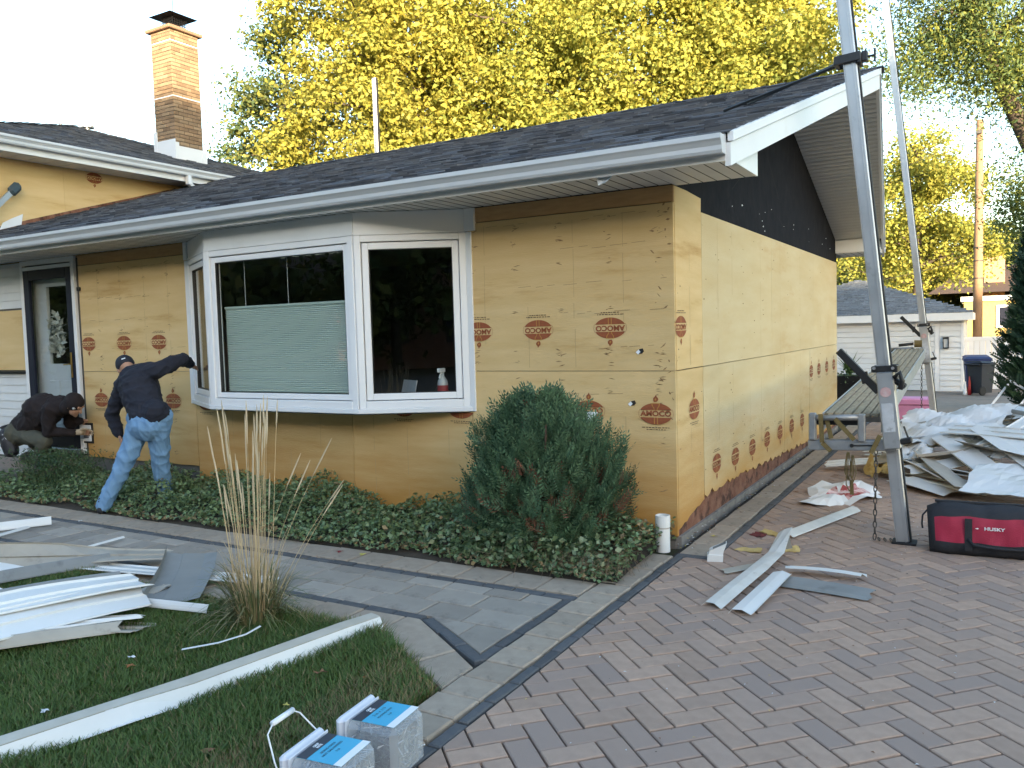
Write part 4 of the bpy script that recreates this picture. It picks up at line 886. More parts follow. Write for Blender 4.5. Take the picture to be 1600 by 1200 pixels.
wire((1.66,27,3.75),(-14,30,3.5),.9,'low overhead wire running left from the utility pole over the garage'); wire((1.7,27,4.2),(16,26,4.4),.4,'low overhead wire running right from the utility pole'); wire((1.7,27,8.0),(-10,32,6.2),.6,'high overhead wire running left from the utility pole top'); wire((1.7,27,8.1),(14,20,9.6),.5,'high overhead wire running right from the utility pole top'); wire((1.7,27,5.3),(18,25,6.0),.4,'middle overhead wire running right from the utility pole')
# neighbour's house far behind
NH=empty('yellow_brick_house',(5,48,gz(40)),'distant yellow brick bungalow with brown roof behind the fence','house'); ybr=M('yellow_brick',(.52,.38,.14,1),(.45,.32,.11,1),8,.9,.3,30); brr=M('brown_shingle',(.10,.065,.05,1),(.075,.05,.04,1),12,.95,.4,40)
hp('wall',MB().box(.85,14,45,53,-1.2,2.75),ybr,NH); hp('wall_cap',MB().box(.7,14.2,44.8,45.05,2.55,2.8),vinyl,NH)
hp('roof',MB().add([(-.9,44.5,3.0),(15,44.5,3.0),(15,54,3.0),(-.9,54,3.0),(.8,49,4.65),(12,49,4.65)],[(0,1,5,4),(1,2,5),(2,3,4,5),(3,0,4)]),brr,NH)
hp('brick_chimney',MB().bbox(1.75,2.75,46,46.8,2.7,5.05,.03),M('pinkish_brick',(.42,.25,.16,1),(.36,.21,.13,1),10,.9,.4,30),NH); hp('brick_chimney',MB().bbox(.15,.62,48,48.5,4.1,4.75,.03),MATS['pinkish_brick'],NH)
NW=empty('window'); NW.parent=NH; hp('frame',MB().box(2.35,2.5,44.95,45,1.1,2.3).box(3.3,3.45,44.95,45,1.1,2.3).box(2.5,3.3,44.95,45,2.18,2.3).box(2.5,3.3,44.95,45,1.1,1.22),vinyl,NW); hp('pane',MB().box(2.5,3.3,44.98,44.995,1.22,2.18),darkfr,NW)
# planter with spiky plant
pt=empty('planter',(-.06,9.1,gz(9.1)),'black square planter with spiky green plant behind the house corner','planter'); MB().add([(-.15,-.15,0),(.15,-.15,0),(.15,.15,0),(-.15,.15,0),(-.2,-.2,.74),(.2,-.2,.74),(.2,.2,.74),(-.2,.2,.74),(-.17,-.17,.72),(.17,-.17,.72),(.17,.17,.72),(-.17,.17,.72)],[(3,2,1,0),(0,1,5,4),(1,2,6,5),(2,3,7,6),(3,0,4,7),(4,5,9,8),(5,6,10,9),(6,7,11,10),(7,4,8,11),(8,9,10,11)]).build('pot',blackm,pt)
mb=MB()
for i in range(30):
    a=random.uniform(0,6.28); l=random.uniform(.25,.5); sp=random.uniform(.05,.3); P=[Vector((0,0,.7)),Vector((math.cos(a)*sp*.4,math.sin(a)*sp*.4,.7+l*.6)),Vector((math.cos(a)*sp,math.sin(a)*sp,.7+l))]; s=Vector((-math.sin(a),math.cos(a),0))*.012
    mb.add([P[0]-s,P[0]+s,P[1]+s,P[1]-s,P[2]],[(0,1,2,3),(3,2,4)])
mb.build('spiky_leaves',M('spiky_leaf',(.10,.17,.05,1),(.07,.12,.035,1),5,.5,rnd=.25,trans=.2),pt)
C=rng.normal(0,1,(160,3))*[.11,.11,.06]+[0,0,.73]; V,F=leaves(C,.05,.2,.8,seed=8); link('trailing_leaves',fast_mesh('trailing_leaves',V,F,M('trailing_leaf',(.08,.13,.05,1),None,8,.5,rnd=.3)),pt)
# pink foam box
pk=empty('pink_foam_box',(.88,9.55,gz(9.55)),'pink foam box on the driveway below the far chain','box'); pkm=M('pink_foam',(.62,.27,.46,1),(.58,.24,.42,1),5,.7,.1,60)
MB().add([(-.25,-.17,0),(.25,-.17,0),(.25,.17,0),(-.25,.17,0),(-.29,-.21,.24),(.29,-.21,.24),(.29,.21,.24),(-.29,.21,.24)],[(3,2,1,0),(0,1,5,4),(1,2,6,5),(2,3,7,6),(3,0,4,7)]).build('box_body',pkm,pk); MB().bbox(-.31,.31,-.23,.23,.245,.36,.02).build('box_lid',pkm,pk)
# storm-window frame leaning at the right
wf=empty('loose_window_frame',(2.18,12.0,gz(12.0)),'loose white window frame leaning against the dark evergreen','window frame'); T=Matrix.Rotation(R_(34),4,'Y')@Matrix.Rotation(R_(-12),4,'X')
for a in ((-.20,-.16,0,.60),(.18,.22,0,.60)): MB().bbox(a[0],a[1],-.012,.012,a[2],a[3],.003,0,T).build('frame_stile',vinyl,wf)
for z in (0,.56): MB().bbox(-.16,.18,-.012,.012,z,z+.04,.003,0,T).build('frame_rail',vinyl,wf)
MB().box(-.16,.18,.002,.004,.04,.07,0,T).build('frame_bead',vinyl,wf)
# ---------------------------------------------------------------- torn-off siding and trim
sidw=M('old_white_siding',(.70,.70,.69,1),(.63,.63,.615,1),3,.45,.05,20,c3=(.45,.43,.39,1),s3=3,t3=.6,w3=.25,rnd=.05); sidb=M('siding_back_beige',(.40,.365,.31,1),(.33,.30,.255,1),4,.6,c3=(.26,.235,.2,1),s3=5,t3=.6)
sidg=M('siding_back_grey',(.25,.255,.25,1),(.20,.205,.20,1),4,.55,c3=(.15,.15,.15,1),s3=5,t3=.6); whp=M('white_sheet',(.70,.71,.72,1),(.62,.62,.62,1),4,.5,.15,14,c3=(.48,.44,.38,1),s3=2.2,t3=.58,w3=.2); dirtw=M('dirty_white_trim',(.62,.61,.58,1),(.5,.48,.44,1),7,.55,c3=(.22,.19,.15,1),s3=9,t3=.62)
ylw=M('yellow_foam_scrap',(.56,.42,.17,1),(.45,.31,.11,1),9,.85,.4,40)
D4=[(-.115,.002),(-.112,.014),(-.104,.003),(-.002,.014),(.002,.002),(.104,.014),(.110,.016),(.114,.008)]
FL=lambda w:[(-w/2,.0),(-w/2+.008,.004),(0,.006),(w/2-.008,.004),(w/2,0)]
LP=[(-.07,-.012),(-.062,.0),(.0,.002),(.004,-.002),(.004,-.115),(-.012,-.117)]
def loft(pts,prof,rolls,mats,name,label,cat='siding scrap',group=None,tear=0.0,th=.0018,parent=None,seed=1,up0=(0,0,1)):
    g=random.Random(seed); pts=[Vector(p) for p in pts]; c=pts[0].copy(); n=len(pts); m=len(prof); top=[];bot=[]
    if not isinstance(rolls,(list,tuple)): rolls=[rolls]*n
    for i,p in enumerate(pts):
        d=(pts[min(i+1,n-1)]-pts[max(i-1,0)]).normalized(); s=d.cross(Vector(up0)).normalized(); nn=s.cross(d); r=R_(rolls[i]); s2=s*math.cos(r)+nn*math.sin(r); n2=nn*math.cos(r)-s*math.sin(r)
        for k,(a,b) in enumerate(prof):
            jt=d*(g.uniform(-tear,tear) if i in (0,n-1) else 0); q=p-c+s2*a+n2*b+jt; top.append(q); bot.append(q-n2*th)
    mb=MB(); V=top+bot; o=len(top); f0=[];f1=[];f2=[]
    for i in range(n-1):
        for k in range(m-1):
            a,b,e,h=i*m+k,i*m+k+1,(i+1)*m+k+1,(i+1)*m+k; f0+=[(a,b,e),(a,e,h)]; f1+=[(o+e,o+b,o+a),(o+h,o+e,o+a)]
        f2+= [(i*m,(i+1)*m,o+(i+1)*m,o+i*m),(i*m+m-1,o+i*m+m-1,o+(i+1)*m+m-1,(i+1)*m+m-1)]
    for k in range(m-1): f2+=[(k,o+k,o+k+1,k+1),((n-1)*m+k,(n-1)*m+k+1,o+(n-1)*m+k+1,o+(n-1)*m+k)]
    mb.add(V,f0,0); mb.f+=f1; mb.m+=[1]*len(f1); mb.f+=f2; mb.m+=[0]*len(f2)
    return mb.build(name,mats,parent,label=label,cat=cat,group=group,loc=c)
def bez(a,b,sag=0,n=7,side=0):
    a,b=Vector(a),Vector(b); d=(b-a); s=d.cross(Vector((0,0,1))).normalized() if d.length else Vector((1,0,0))
    return [a.lerp(b,t)+Vector((0,0,sag*4*t*(1-t)))+s*side*4*t*(1-t) for t in np.linspace(0,1,n)]
def crumple(corners,name,label,cat,mats,amp=.05,n=16,m=12,seed=0,group=None,freq=3,ragged=.06):
    g=np.random.default_rng(seed); A,B,C_,D_=[np.array(c,float) for c in corners]; ph=g.uniform(0,6.28,8); c0=A.copy(); V=[]
    kx=g.normal(0,freq,(6,2))
    for j in range(m):
        for i in range(n):
            u,v=i/(n-1),j/(m-1); uu=u; vv=v
            if j in (0,m-1): vv=v+g.uniform(-ragged,ragged)
            if i in (0,n-1): uu=u+g.uniform(-ragged,ragged)
            p=(A*(1-uu)+B*uu)*(1-vv)+(D_*(1-uu)+C_*uu)*vv
            h=sum(abs(math.sin(kx[k]@np.array([u,v])*2.2+ph[k]))-.6 for k in range(6))/3
            V.append(p-c0+np.array([g.normal(0,.003),g.normal(0,.003),amp*h+g.normal(0,.002)]))
    mb=MB(); F=[]
    for j in range(m-1):
        for i in range(n-1): F+=[(j*n+i,j*n+i+1,(j+1)*n+i+1),(j*n+i,(j+1)*n+i+1,(j+1)*n+i)]
    V2=[v-np.array([.001,.001,.006]) for v in V]; o=len(V); mb.add(V+V2,F,0); mb.f+=[tuple(o+k for k in f[::-1]) for f in F]; mb.m+=[1]*len(F)
    return mb.build(name,mats,label=label,cat=cat,group=group,loc=tuple(c0))
SG='torn-off siding strips on the lawn'; W=[sidw,sidb]; GB=[sidg,sidw]
# lawn and walkway pieces
loft(bez((-5.70,-2.50,.04),(-5.15,-1.66,.05)),FL(.075),-65,W,'trim_strip','short white trim strip on the walkway at the far left edge',group=SG)
loft(bez((-4.95,-2.75,.03),(-5.18,-1.84,.03)),FL(.03),-30,W,'trim_strip','thin white strip just below the far left trim strip',group=SG)
loft(bez((-4.01,-2.19,.03),(-4.05,-1.72,.03)),FL(.028),-20,W,'trim_strip','short thin white stick lying across the walkway',group=SG)
loft(bez((-4.55,-3.15,.16),(-3.11,-2.02,.06),.0,11),[(a*.9,b) for a,b in D4],[-74,-74,-73,-72,-70,-62,-45,-22,-10,-6,-4],[sidb,sidw],'siding_strip','long beige-backed siding strip twisting across the walkway edge',group=SG,tear=.03)
loft(bez((-4.21,-3.38,.06),(-3.78,-2.42,.07)),FL(.13),-20,W,'siding_strip','white siding strip under the beige one at the left edge',group=SG)
loft(bez((-3.95,-3.65,.04),(-3.39,-2.28,.07),.02,8),FL(.085),-60,GB,'trim_strip','dark grey bent trim strip with white tip over the grass',group=SG,tear=.01)
loft(bez((-4.1,-2.50,.02),(-2.0,-2.10,.03),.005),[(a*.85,b) for a,b in D4],4,W,'siding_strip','flat white siding strip lying along the walkway border behind the grass clump',group=SG)
loft([(-2.28,-2.62,.02),(-2.42,-2.45,.045),(-2.58,-2.26,.08),(-2.74,-2.10,.13)],[(-.17,.05),(-.166,.0),(-.06,.006),(-.055,.014),(.08,.006),(.16,.03)],[-4,-6,-8,-10],[sidg,sidg],'sheet_metal','upright grey bent metal sheet between siding pile and grass clump',cat='sheet metal',tear=.02)
loft(bez((-2.55,-2.84,.07),(-1.90,-2.67,.05)),FL(.05),-60,W,'trim_strip','narrow white trim below the grey metal sheet',group=SG)
crumple([(-2.62,-2.66,.05),(-2.46,-2.62,.05),(-2.44,-2.50,.07),(-2.58,-2.50,.06)],'siding_scrap','small beige scrap between the big siding pile and grey sheet','siding scrap',[sidb,sidw],.012,6,5,3)
for k,(a,b,rl,lb,mt,pr,sg_) in enumerate([((-3.05,-3.50,.06),(-1.99,-3.02,.03),6,'lowest beige siding piece of the lawn pile resting on the grass',[sidb,sidw],D4,.0),((-2.70,-3.70,.08),(-2.10,-2.96,.06),10,'second siding piece from the bottom of the lawn pile',W,D4,.01),((-2.70,-4.15,.10),(-2.05,-3.12,.07),-45,'narrow cream-edged strip in the middle of the lawn pile',[sidb,sidb],FL(.07),.01),((-2.55,-4.20,.13),(-2.30,-2.80,.11),-25,'white siding piece with ragged edge in the lawn pile',W,D4,.03),((-2.80,-4.25,.17),(-2.42,-2.72,.16),-6,'topmost wide white siding piece of the lawn pile',W,[(a*1.2,b*1.2) for a,b in D4],.04)]):
    loft(bez(a,b,sg_,9),pr,[rl+3*math.sin(i) for i in range(9)],mt,'siding_strip',lb,group=SG,tear=.03,seed=k)
loft(bez((-3.0,-4.05,.20),(-2.62,-2.72,.18),.03,8),FL(.04),-40,[sidg,sidb],'trim_strip','dark edged strip lying on top of the lawn pile',group=SG)
crumple([(-3.65,-3.55,.22),(-3.12,-3.18,.06),(-3.02,-3.02,.04),(-3.5,-3.2,.20)],'siding_scrap','smooth white panel end curving at the left edge of the lawn pile','siding scrap',W,.015,8,6,4,ragged=.01)
# long fascia cover on the lawn
lf=empty('fascia_cover',(-1.35,-4.1,0),'long white L-shaped fascia cover lying across the lawn','trim piece')
p=[Vector(q) for q in ((-1.62,-6.2,.062),(-1.43,-4.95,.065),(-1.28,-4.16,.068),(-1.14,-3.70,.078),(-1.08,-3.42,.064),(-1.0,-3.03,.068),(-.92,-2.58,.068),(-.88,-2.37,.064))]
for nm,pr,mt in (('white_face',[(.0,.0),(.03,-.062),(.042,-.066)],[sidw,sidb]),('dirty_top',[(-.080,-.004),(-.074,.010),(-.04,.008),(-.002,.003)],[M('dirty_cream_trim',(.50,.46,.39,1),(.42,.38,.31,1),8,.6,c3=(.16,.14,.11,1),s3=14,t3=.66),sidb])):
    o=loft(p,pr,[0,0,1,5,-3,1,0,3],mt,nm,None,cat=None,parent=lf,th=.0022); o.location=Vector(o.location)-lf.location
# driveway bits
cp=empty('corner_post',(.74,-1.3,0),'white bent corner trim lying on the herringbone pavers with torn pointed end','trim piece')
for nm,pts,pr,rl in (('left_flange',[(-.10,0,.012),(-.06,.35,.03),(-.02,.75,.04),(.015,1.08,.06),(.03,1.30,.16)],[(-.06,.0),(-.052,.010),(.0,.014),(.055,.004)],[-4,-2,0,8,30]),('right_flange',[(.07,-.045,.010),(.10,.30,.022),(.13,.72,.03)],[(-.065,.004),(-.058,.014),(.0,.018),(.06,.006),(.068,.010)],[4,6,10])):
    o=loft([Vector(q) for q in pts],pr,rl,[dirtw if nm=='left_flange' else sidw,sidb],nm,None,cat=None,parent=cp,tear=.03); 
loft(bez((.87,-.44,.03),(1.33,-.43,.03),.01,5),[(-.05,.0),(-.045,.012),(-.01,.0),(.0,.016),(.05,.008)],8,[sidw,sidb],'trim_piece','short ribbed white trim piece lying over a grey one on the pavers',cat='trim piece',tear=.02)
loft(bez((.86,-.68,.012),(1.40,-.74,.012),.004,6),[(-.085,.004),(-.08,.014),(-.03,.002),(-.02,.014),(.03,.004),(.085,.002)],-3,[sidg,sidg],'trim_piece','short grey trim piece lying on the pavers under the white one',cat='trim piece',tear=.02)
loft(bez((.70,.44,.03),(1.03,1.55,.03),.0,6),FL(.085),-20,[dirtw,sidb],'trim_strip','dirty narrow trim strip leading to the white paper on the pavers',cat='trim piece',tear=.015)
MB().add([(0,0,0),(.11,.06,.0),(.09,.02,.15),(.012,.012,0),(.115,.075,.0)],[(0,1,2),(3,2,4),(0,2,3)]).build('metal_shard',[sidg],label='small triangular metal shard standing beside the torn corner trim',cat='metal scrap',loc=(.68,.05,.002))
loft([(.50,-.62,.01),(.64,-.42,.012),(.72,-.33,.012)],FL(.10),3,[sidb,sidb],'siding_scrap','beige siding scrap half under the corner trim',cat='siding scrap',tear=.03)
el=empty('downspout_elbow',(.375,-.345,0),'short white downspout elbow standing on the pavers','downspout piece'); mb=MB(); rings=[(0,0,0,.052,.04),(.002,0,.045,.052,.04),(.006,0,.05,.047,.036),(.012,0,.075,.047,.036),(.03,.0,.105,.049,.037),(.03,.0,.105,.044,.032),(.008,0,.06,.042,.03)]
for cx_,cy_,cz_,a_,b_ in rings: mb.v+=[(cx_+sx*a_,cy_+sy*b_,cz_+(sx*.022 if cz_>.1 else 0)) for sx,sy in ((-1,-1),(1,-1),(1,1),(-1,1))]
for i in range(6):
    for k in range(4): mb.f.append((4*i+k,4*i+(k+1)%4,4*i+4+(k+1)%4,4*i+4+k)); mb.m.append(1 if i==5 else 0)
mb.f.append((24,25,26,27)); mb.m.append(1); mb.build('elbow_body',[sidw,sidg],el); el.rotation_euler=(0,0,.3)
pp=empty('drain_pipe',(-.02,-.27,0),'white plastic drain pipe standing upright at the house corner','pipe'); MB().lathe([(.050,0),(.050,.175),(.053,.18),(.053,.26),(.047,.262),(.046,.1),(.0001,.1)],(0,0,0),24).build('pipe_body',sidw,pp,smooth=False); MB().lathe([(.0515,.17),(.0525,.176),(.0515,.182)],(0,0,0),24).build('pipe_ring',sidb,pp)
for k,(c,l,lb) in enumerate([([(.42,-.03,.006),(.62,-.06,.006),(.60,.02,.02),(.45,.02,.01)],.012,'yellow foam scrap flat beside the torn corner trim tip'),([(.66,.03,.008),(.84,.08,.006),(.83,.17,.02),(.68,.12,.02)],.012,'yellow foam scrap right of the corner trim tip'),([(.45,.55,.006),(.60,.44,.006),(.63,.48,.02),(.49,.62,.014)],.008,'curled yellow foam strip near the dark paver course')]): crumple(c,'foam_scrap',lb,'foam scrap',[ylw,ylw],l,8,5,20+k,freq=2)
crumple([(.42,.42,.004),(.52,.38,.004),(.54,.47,.01),(.44,.5,.01)],'red_leaf_litter','dark red crumpled leaf on the pavers near the wall','leaf',[M('dark_red_leaf',(.14,.02,.02,1),(.08,.012,.015,1),20,.8)]*2,.012,7,6,31)
# stained white paper sack
pa=MB(); n=26; ring=[]; cc=Vector((.80,2.15,0)); pa.v.append((0,0,.035))
for r_,zz in ((.35,.05),(.7,.03),(1.0,.012)):
    for i in range(n):
        t=2*math.pi*i/n; k=1+.14*math.sin(3*t+1)+.1*math.sin(5*t)+random.uniform(-.04,.04); pa.v.append((.30*r_*k*math.cos(t)+.06*r_*math.sin(t),.52*r_*k*math.sin(t),zz+.03*math.sin(4*t+r_*3)*r_+random.uniform(-.008,.008)+(.05*r_ if math.sin(t)>.55 else 0)))
for i in range(n): pa.f.append((0,1+i,1+(i+1)%n)); pa.m.append(1 if i%9<7 else 0)
for q in range(2):
    for i in range(n): a=1+q*n; pa.f.append((a+i,a+n+i,a+n+(i+1)%n,a+(i+1)%n)); pa.m.append(1 if (q==0 and (i<5 or i>22)) else 0)
wpm=M('white_sack',(.78,.77,.77,1),(.72,.71,.71,1),5,.7,.2,20)
wps=M('red_stained_sack',(.74,.62,.61,1),(.60,.30,.29,1),7,.7,.2,20,c3=(.36,.05,.05,1),s3=9,t3=.5,w3=.1)
pa.build('paper_sack',[wpm,wps],label='flattened white paper sack with red stain under the jack arm',cat='paper sack',loc=tuple(cc),smooth=False)
# ---------------------------------------------------------------- big debris pile on the driveway
def mh(x,y): return .62*math.exp(-((x-2.3)/1.0)**2-((y-4.3)/1.25)**2)+.30*math.exp(-((x-1.3)/.5)**2-((y-4.3)/.9)**2)
g=random.Random(11); DG='torn siding strips buried in the driveway debris pile'
for k in range(64):
    x=g.uniform(.85,3.9); y=g.uniform(2.6,5.9); z=mh(x,y)
    if z<.05 and g.random()<.6: continue
    zz=z*g.uniform(.2,.8)+.015; a=g.uniform(-.9,.9)+(.6 if g.random()<.6 else 2.1); L=g.uniform(.35,.9); dx,dy=math.cos(a)*L/2,math.sin(a)*L/2; z1=min(zz,mh(x-dx,y-dy)+.03); z2=min(zz+.03,mh(x+dx,y+dy)+.03)
    MT_=g.choice([(W,'white siding strip'),(W,'white siding strip'),([sidb,sidw],'beige siding strip'),([sidw,sidw],'clean white strip'),(GB,'grey siding strip')]); LN_='short' if L<.5 else 'medium' if L<.7 else 'long'; MT_=(MT_[0],LN_+' '+MT_[1])
    loft(bez((x-dx,y-dy,z1),(x+dx,y+dy,z2),g.uniform(-.01,.04),5),g.choice([D4,D4,FL(.16),FL(.1)]),g.uniform(-22,22),MT_[0],'siding_strip',MT_[1]+' '+('at the left' if x<1.5 else 'in the middle' if x<2.3 else 'at the right')+' '+('front' if y<3.6 else 'back')+' of the debris pile, '+('near the ground' if zz<.10 else 'low down' if zz<.17 else 'at mid height' if zz<.28 else 'near the top'),group=DG,tear=.03,seed=k)
for k,(y0,z0) in enumerate(((2.72,.012),(2.82,.04),(2.92,.07),(3.02,.10),(3.1,.13))):
    loft(bez((1.20+.05*k+.04*math.sin(k*7),y0+.30+.05*math.sin(k*3),z0),(1.95+.12*math.sin(k*5),y0-.26+.1*math.cos(k*4),z0+.01),.012,5),D4,6+5*math.sin(k*2),W if k%2 else [sidw,sidw],'siding_strip','white siding strip in the front stack of the debris pile, '+['lowest of five','second from the bottom','third from the bottom','fourth from the bottom','topmost of five'][k],group='layered strips at the front of the debris pile',tear=.03,seed=50+k)
MP=[([(1.42,3.42,.26),(1.60,2.86,.19),(1.82,2.30,.12)],FL(.22),14,[sidb,sidb],'grey-beige siding strip sloping down the front of the debris pile'),
([(1.78,3.35,.36),(2.2,2.95,.33),(2.75,2.5,.26)],[(-.13,0),(-.01,.012),(.0,.004),(.13,.012)],20,[sidb,sidb],'wide grey-beige siding strip on the right of the debris pile'),
([(1.36,3.15,.22),(1.7,3.2,.27),(2.02,3.4,.36)],[(-.08,.0),(-.07,.016),(.0,.02),(.07,.004),(.085,.03)],25,[sidw,sidb],'white trough-shaped trim piece across the middle of the debris pile'),
([(1.86,3.1,.29),(2.3,3.75,.52),(2.85,4.5,.86)],D4,-8,W,'long white siding strip rising to the upper right of the debris pile'),
([(2.1,2.95,.30),(2.55,3.6,.53),(3.1,4.3,.85)],D4,-6,W,'second long white siding strip rising beside the first on the debris pile'),
([(2.3,3.1,.33),(2.55,3.0,.38),(2.95,2.75,.42)],D4,15,W,'white siding strip at the right edge of the debris pile'),
([(1.7,5.0,.52),(2.05,4.75,.60),(2.3,4.2,.60),(2.45,3.6,.50)],FL(.05),-50,[sidg,sidb],'thin grey bent edge strip arching over the debris pile top'),
([(.86,4.3,.05),(1.15,3.75,.12),(1.35,3.3,.17)],FL(.16),10,[sidb,sidw],'beige siding strip on the left slope of the debris pile'),
([(1.55,4.9,.50),(1.95,5.0,.56),(2.4,4.9,.62)],D4,10,[sidb,sidw],'beige siding strip along the top ridge of the debris pile'),
([(.72,4.6,.03),(1.0,4.75,.03),(1.3,4.85,.05)],FL(.08),0,W,'small white strip at the far left foot of the debris pile'),
([(1.10,3.62,.20),(1.45,3.05,.17),(1.70,2.62,.12)],D4,12,W,'white siding strip pointing down to the near pole from the debris pile'),
([(1.32,2.95,.15),(1.66,3.10,.21),(1.98,3.28,.29)],FL(.21),-14,[sidw,sidw],'broad clean white strip low in the middle of the debris pile'),
([(2.02,2.70,.20),(1.80,3.12,.31),(1.58,3.62,.40)],D4,10,W,'white siding strip standing up the middle front of the debris pile'),
([(2.42,2.62,.27),(2.18,3.12,.40),(1.92,3.70,.52)],[(-.13,0),(-.01,.012),(.0,.004),(.13,.012)],8,[sidw,sidb],'wide white strip on the right front slope of the debris pile'),
([(1.02,3.40,.13),(1.18,3.88,.28),(1.28,4.40,.44)],FL(.22),14,[sidb,sidw],'broad beige strip climbing the left side of the debris pile'),
([(1.62,3.72,.46),(2.02,3.48,.48),(2.55,3.2,.48)],D4,-16,W,'white siding strip across the upper middle of the debris pile'),
([(1.28,2.86,.08),(1.5,2.62,.07),(1.72,2.4,.05)],FL(.2),-10,[sidw,sidw],'small white piece at the very front foot of the debris pile')]
for k,(p,pr,rl,mt,lb) in enumerate(MP): loft([Vector(q) for q in p],pr,rl,mt,'siding_strip',lb,tear=.03,seed=80+k)
crumple([(1.08,3.65,.27),(2.05,3.45,.43),(2.25,4.55,.66),(1.15,4.85,.52)],'crumpled_sheet','large crumpled white sheet draped over the top of the debris pile','crumpled sheet',[whp,sidb],.10,34,26,41,freq=2.4,ragged=.03)
crumple([(.84,4.0,.10),(1.30,3.35,.22),(1.45,4.35,.46),(.92,4.9,.34)],'crumpled_sheet','dirty crumpled sheet on the left side of the debris pile','crumpled sheet',[whp,sidb],.08,24,20,42,freq=2.4,ragged=.05)
crumple([(1.12,3.35,.16),(1.5,3.2,.24),(1.48,3.6,.32),(1.15,3.7,.26)],'crumpled_sheet','small torn crumpled white sheet low on the left of the debris pile','crumpled sheet',[whp,whp],.07,18,14,43,freq=3,ragged=.08)
crumple([(2.2,4.0,.55),(2.9,3.9,.68),(3.1,4.9,.72),(2.2,4.9,.62)],'crumpled_sheet','crumpled white sheet at the right top of the debris pile','crumpled sheet',[whp,sidb],.10,24,18,44,freq=2.2,ragged=.05)
crumple([(1.78,2.22,.11),(2.7,2.02,.14),(2.75,2.72,.33),(1.9,2.78,.26)],'sheet_metal','shiny white bent sheet metal behind the tool bag','sheet metal',[M('glossy_white_metal',(.72,.73,.73,1),(.66,.67,.67,1),3,.22,.08,6),sidb],.05,16,8,45,freq=1.6,ragged=.02)
for k,c in enumerate([[(.78,3.9,.05),(1.05,3.6,.06),(1.12,3.75,.14),(.86,4.05,.10)],[(.84,3.45,.04),(.98,3.1,.02),(1.05,3.15,.10),(.92,3.5,.2)],[(1.02,3.3,.06),(1.22,3.05,.05),(1.26,3.15,.16),(1.08,3.4,.16)]]): crumple(c,'foam_scrap',['yellow foam scrap at the upper left of the debris pile','yellow foam scrap hanging behind the strap loop','yellow foam scrap behind the near chain'][k],'foam scrap',[ylw,ylw],.03,8,6,60+k,freq=2)
# ---------------------------------------------------------------- tool bag
tb=empty('tool_bag',(2.06,.60,0),'red and black tool bag on the driveway','tool bag'); redf=M('red_nylon',(.36,.012,.045,1),(.30,.01,.036,1),10,.65,.3,120); blkf=M('black_nylon',(.014,.014,.018,1),(.02,.02,.024,1),12,.75,.3,120)
prof=[(-.13,.0),(-.152,.03),(-.156,.08),(-.154,.09),(-.146,.18),(-.135,.262),(-.128,.272),(-.105,.30),(-.05,.328),(0,.335)]; prof=prof+[(-a,b) for a,b in prof[-2::-1]]
xs_=np.linspace(-.45,.45,22); mb=MB(); n=len(prof)
for i,x in enumerate(xs_):
    e=1-abs(x)/.45; k=min(1,.80+.9*e); kz=min(1,.9+.5*e)
    for j,(a,b) in enumerate(prof): mb.v.append((x*(1-.04*(1-b/.335)),a*k+.006*math.sin(i*1.7+j),b*kz+.005*math.sin(i*.9+j*.5)*(b>.05)))
for i in range(len(xs_)-1):
    for j in range(n-1):
        z=(prof[j][1]+prof[j+1][1])/2; red=.087<z<.265 and 1<=i<=19; mb.f.append((i*n+j,(i+1)*n+j,(i+1)*n+j+1,i*n+j+1)); mb.m.append(1 if red else 0)
mb.f.append(tuple(range(n))); mb.f.append(tuple((len(xs_)-1)*n+j for j in range(n))[::-1]); mb.m+=[0,0]
mb.f+=[(i*n+n-1,(i+1)*n+n-1,(i+1)*n,i*n) for i in range(len(xs_)-1)]; mb.m+=[0]*(len(xs_)-1)
mb.build('bag_body',[blkf,redf],tb,smooth=True)
for x in (-.20,.20): MB().bar((x,-.160,.04),(x,-.150,.255),.045,.006,up=(0,1,0)).build('webbing',blkf,tb)
MB().tube([(-.2,-.16,.12),(-.17,-.185,.085),(-.05,-.19,.075),(.08,-.19,.075),(.17,-.185,.085),(.2,-.16,.12)],.009,8).build('carry_handle',blkf,tb,smooth=True); MB().bbox(-.40,.40,-.012,.012,.328,.345,.004).build('zipper',blkf,tb); MB().tube([(-.44,-.02,.28),(-.475,-.05,.24),(-.48,-.06,.18),(-.475,-.06,.15)],.006,6).build('zipper_pull',blkf,tb)
me=text_mesh('HUSKY',.030,.0010,1.25); mb=MB(); me_into(mb,me,Matrix.Translation((-.05,-.158,.195))@Matrix.Rotation(R_(90+3),4,'X'),0); mb.add([(-.163,-.158,.193),(-.148,-.158,.199),(-.139,-.158,.194),(-.148,-.158,.189)],[(0,1,2,3)]); mb.build('lettering',vinyl,tb); tb.rotation_euler=(0,0,.06)
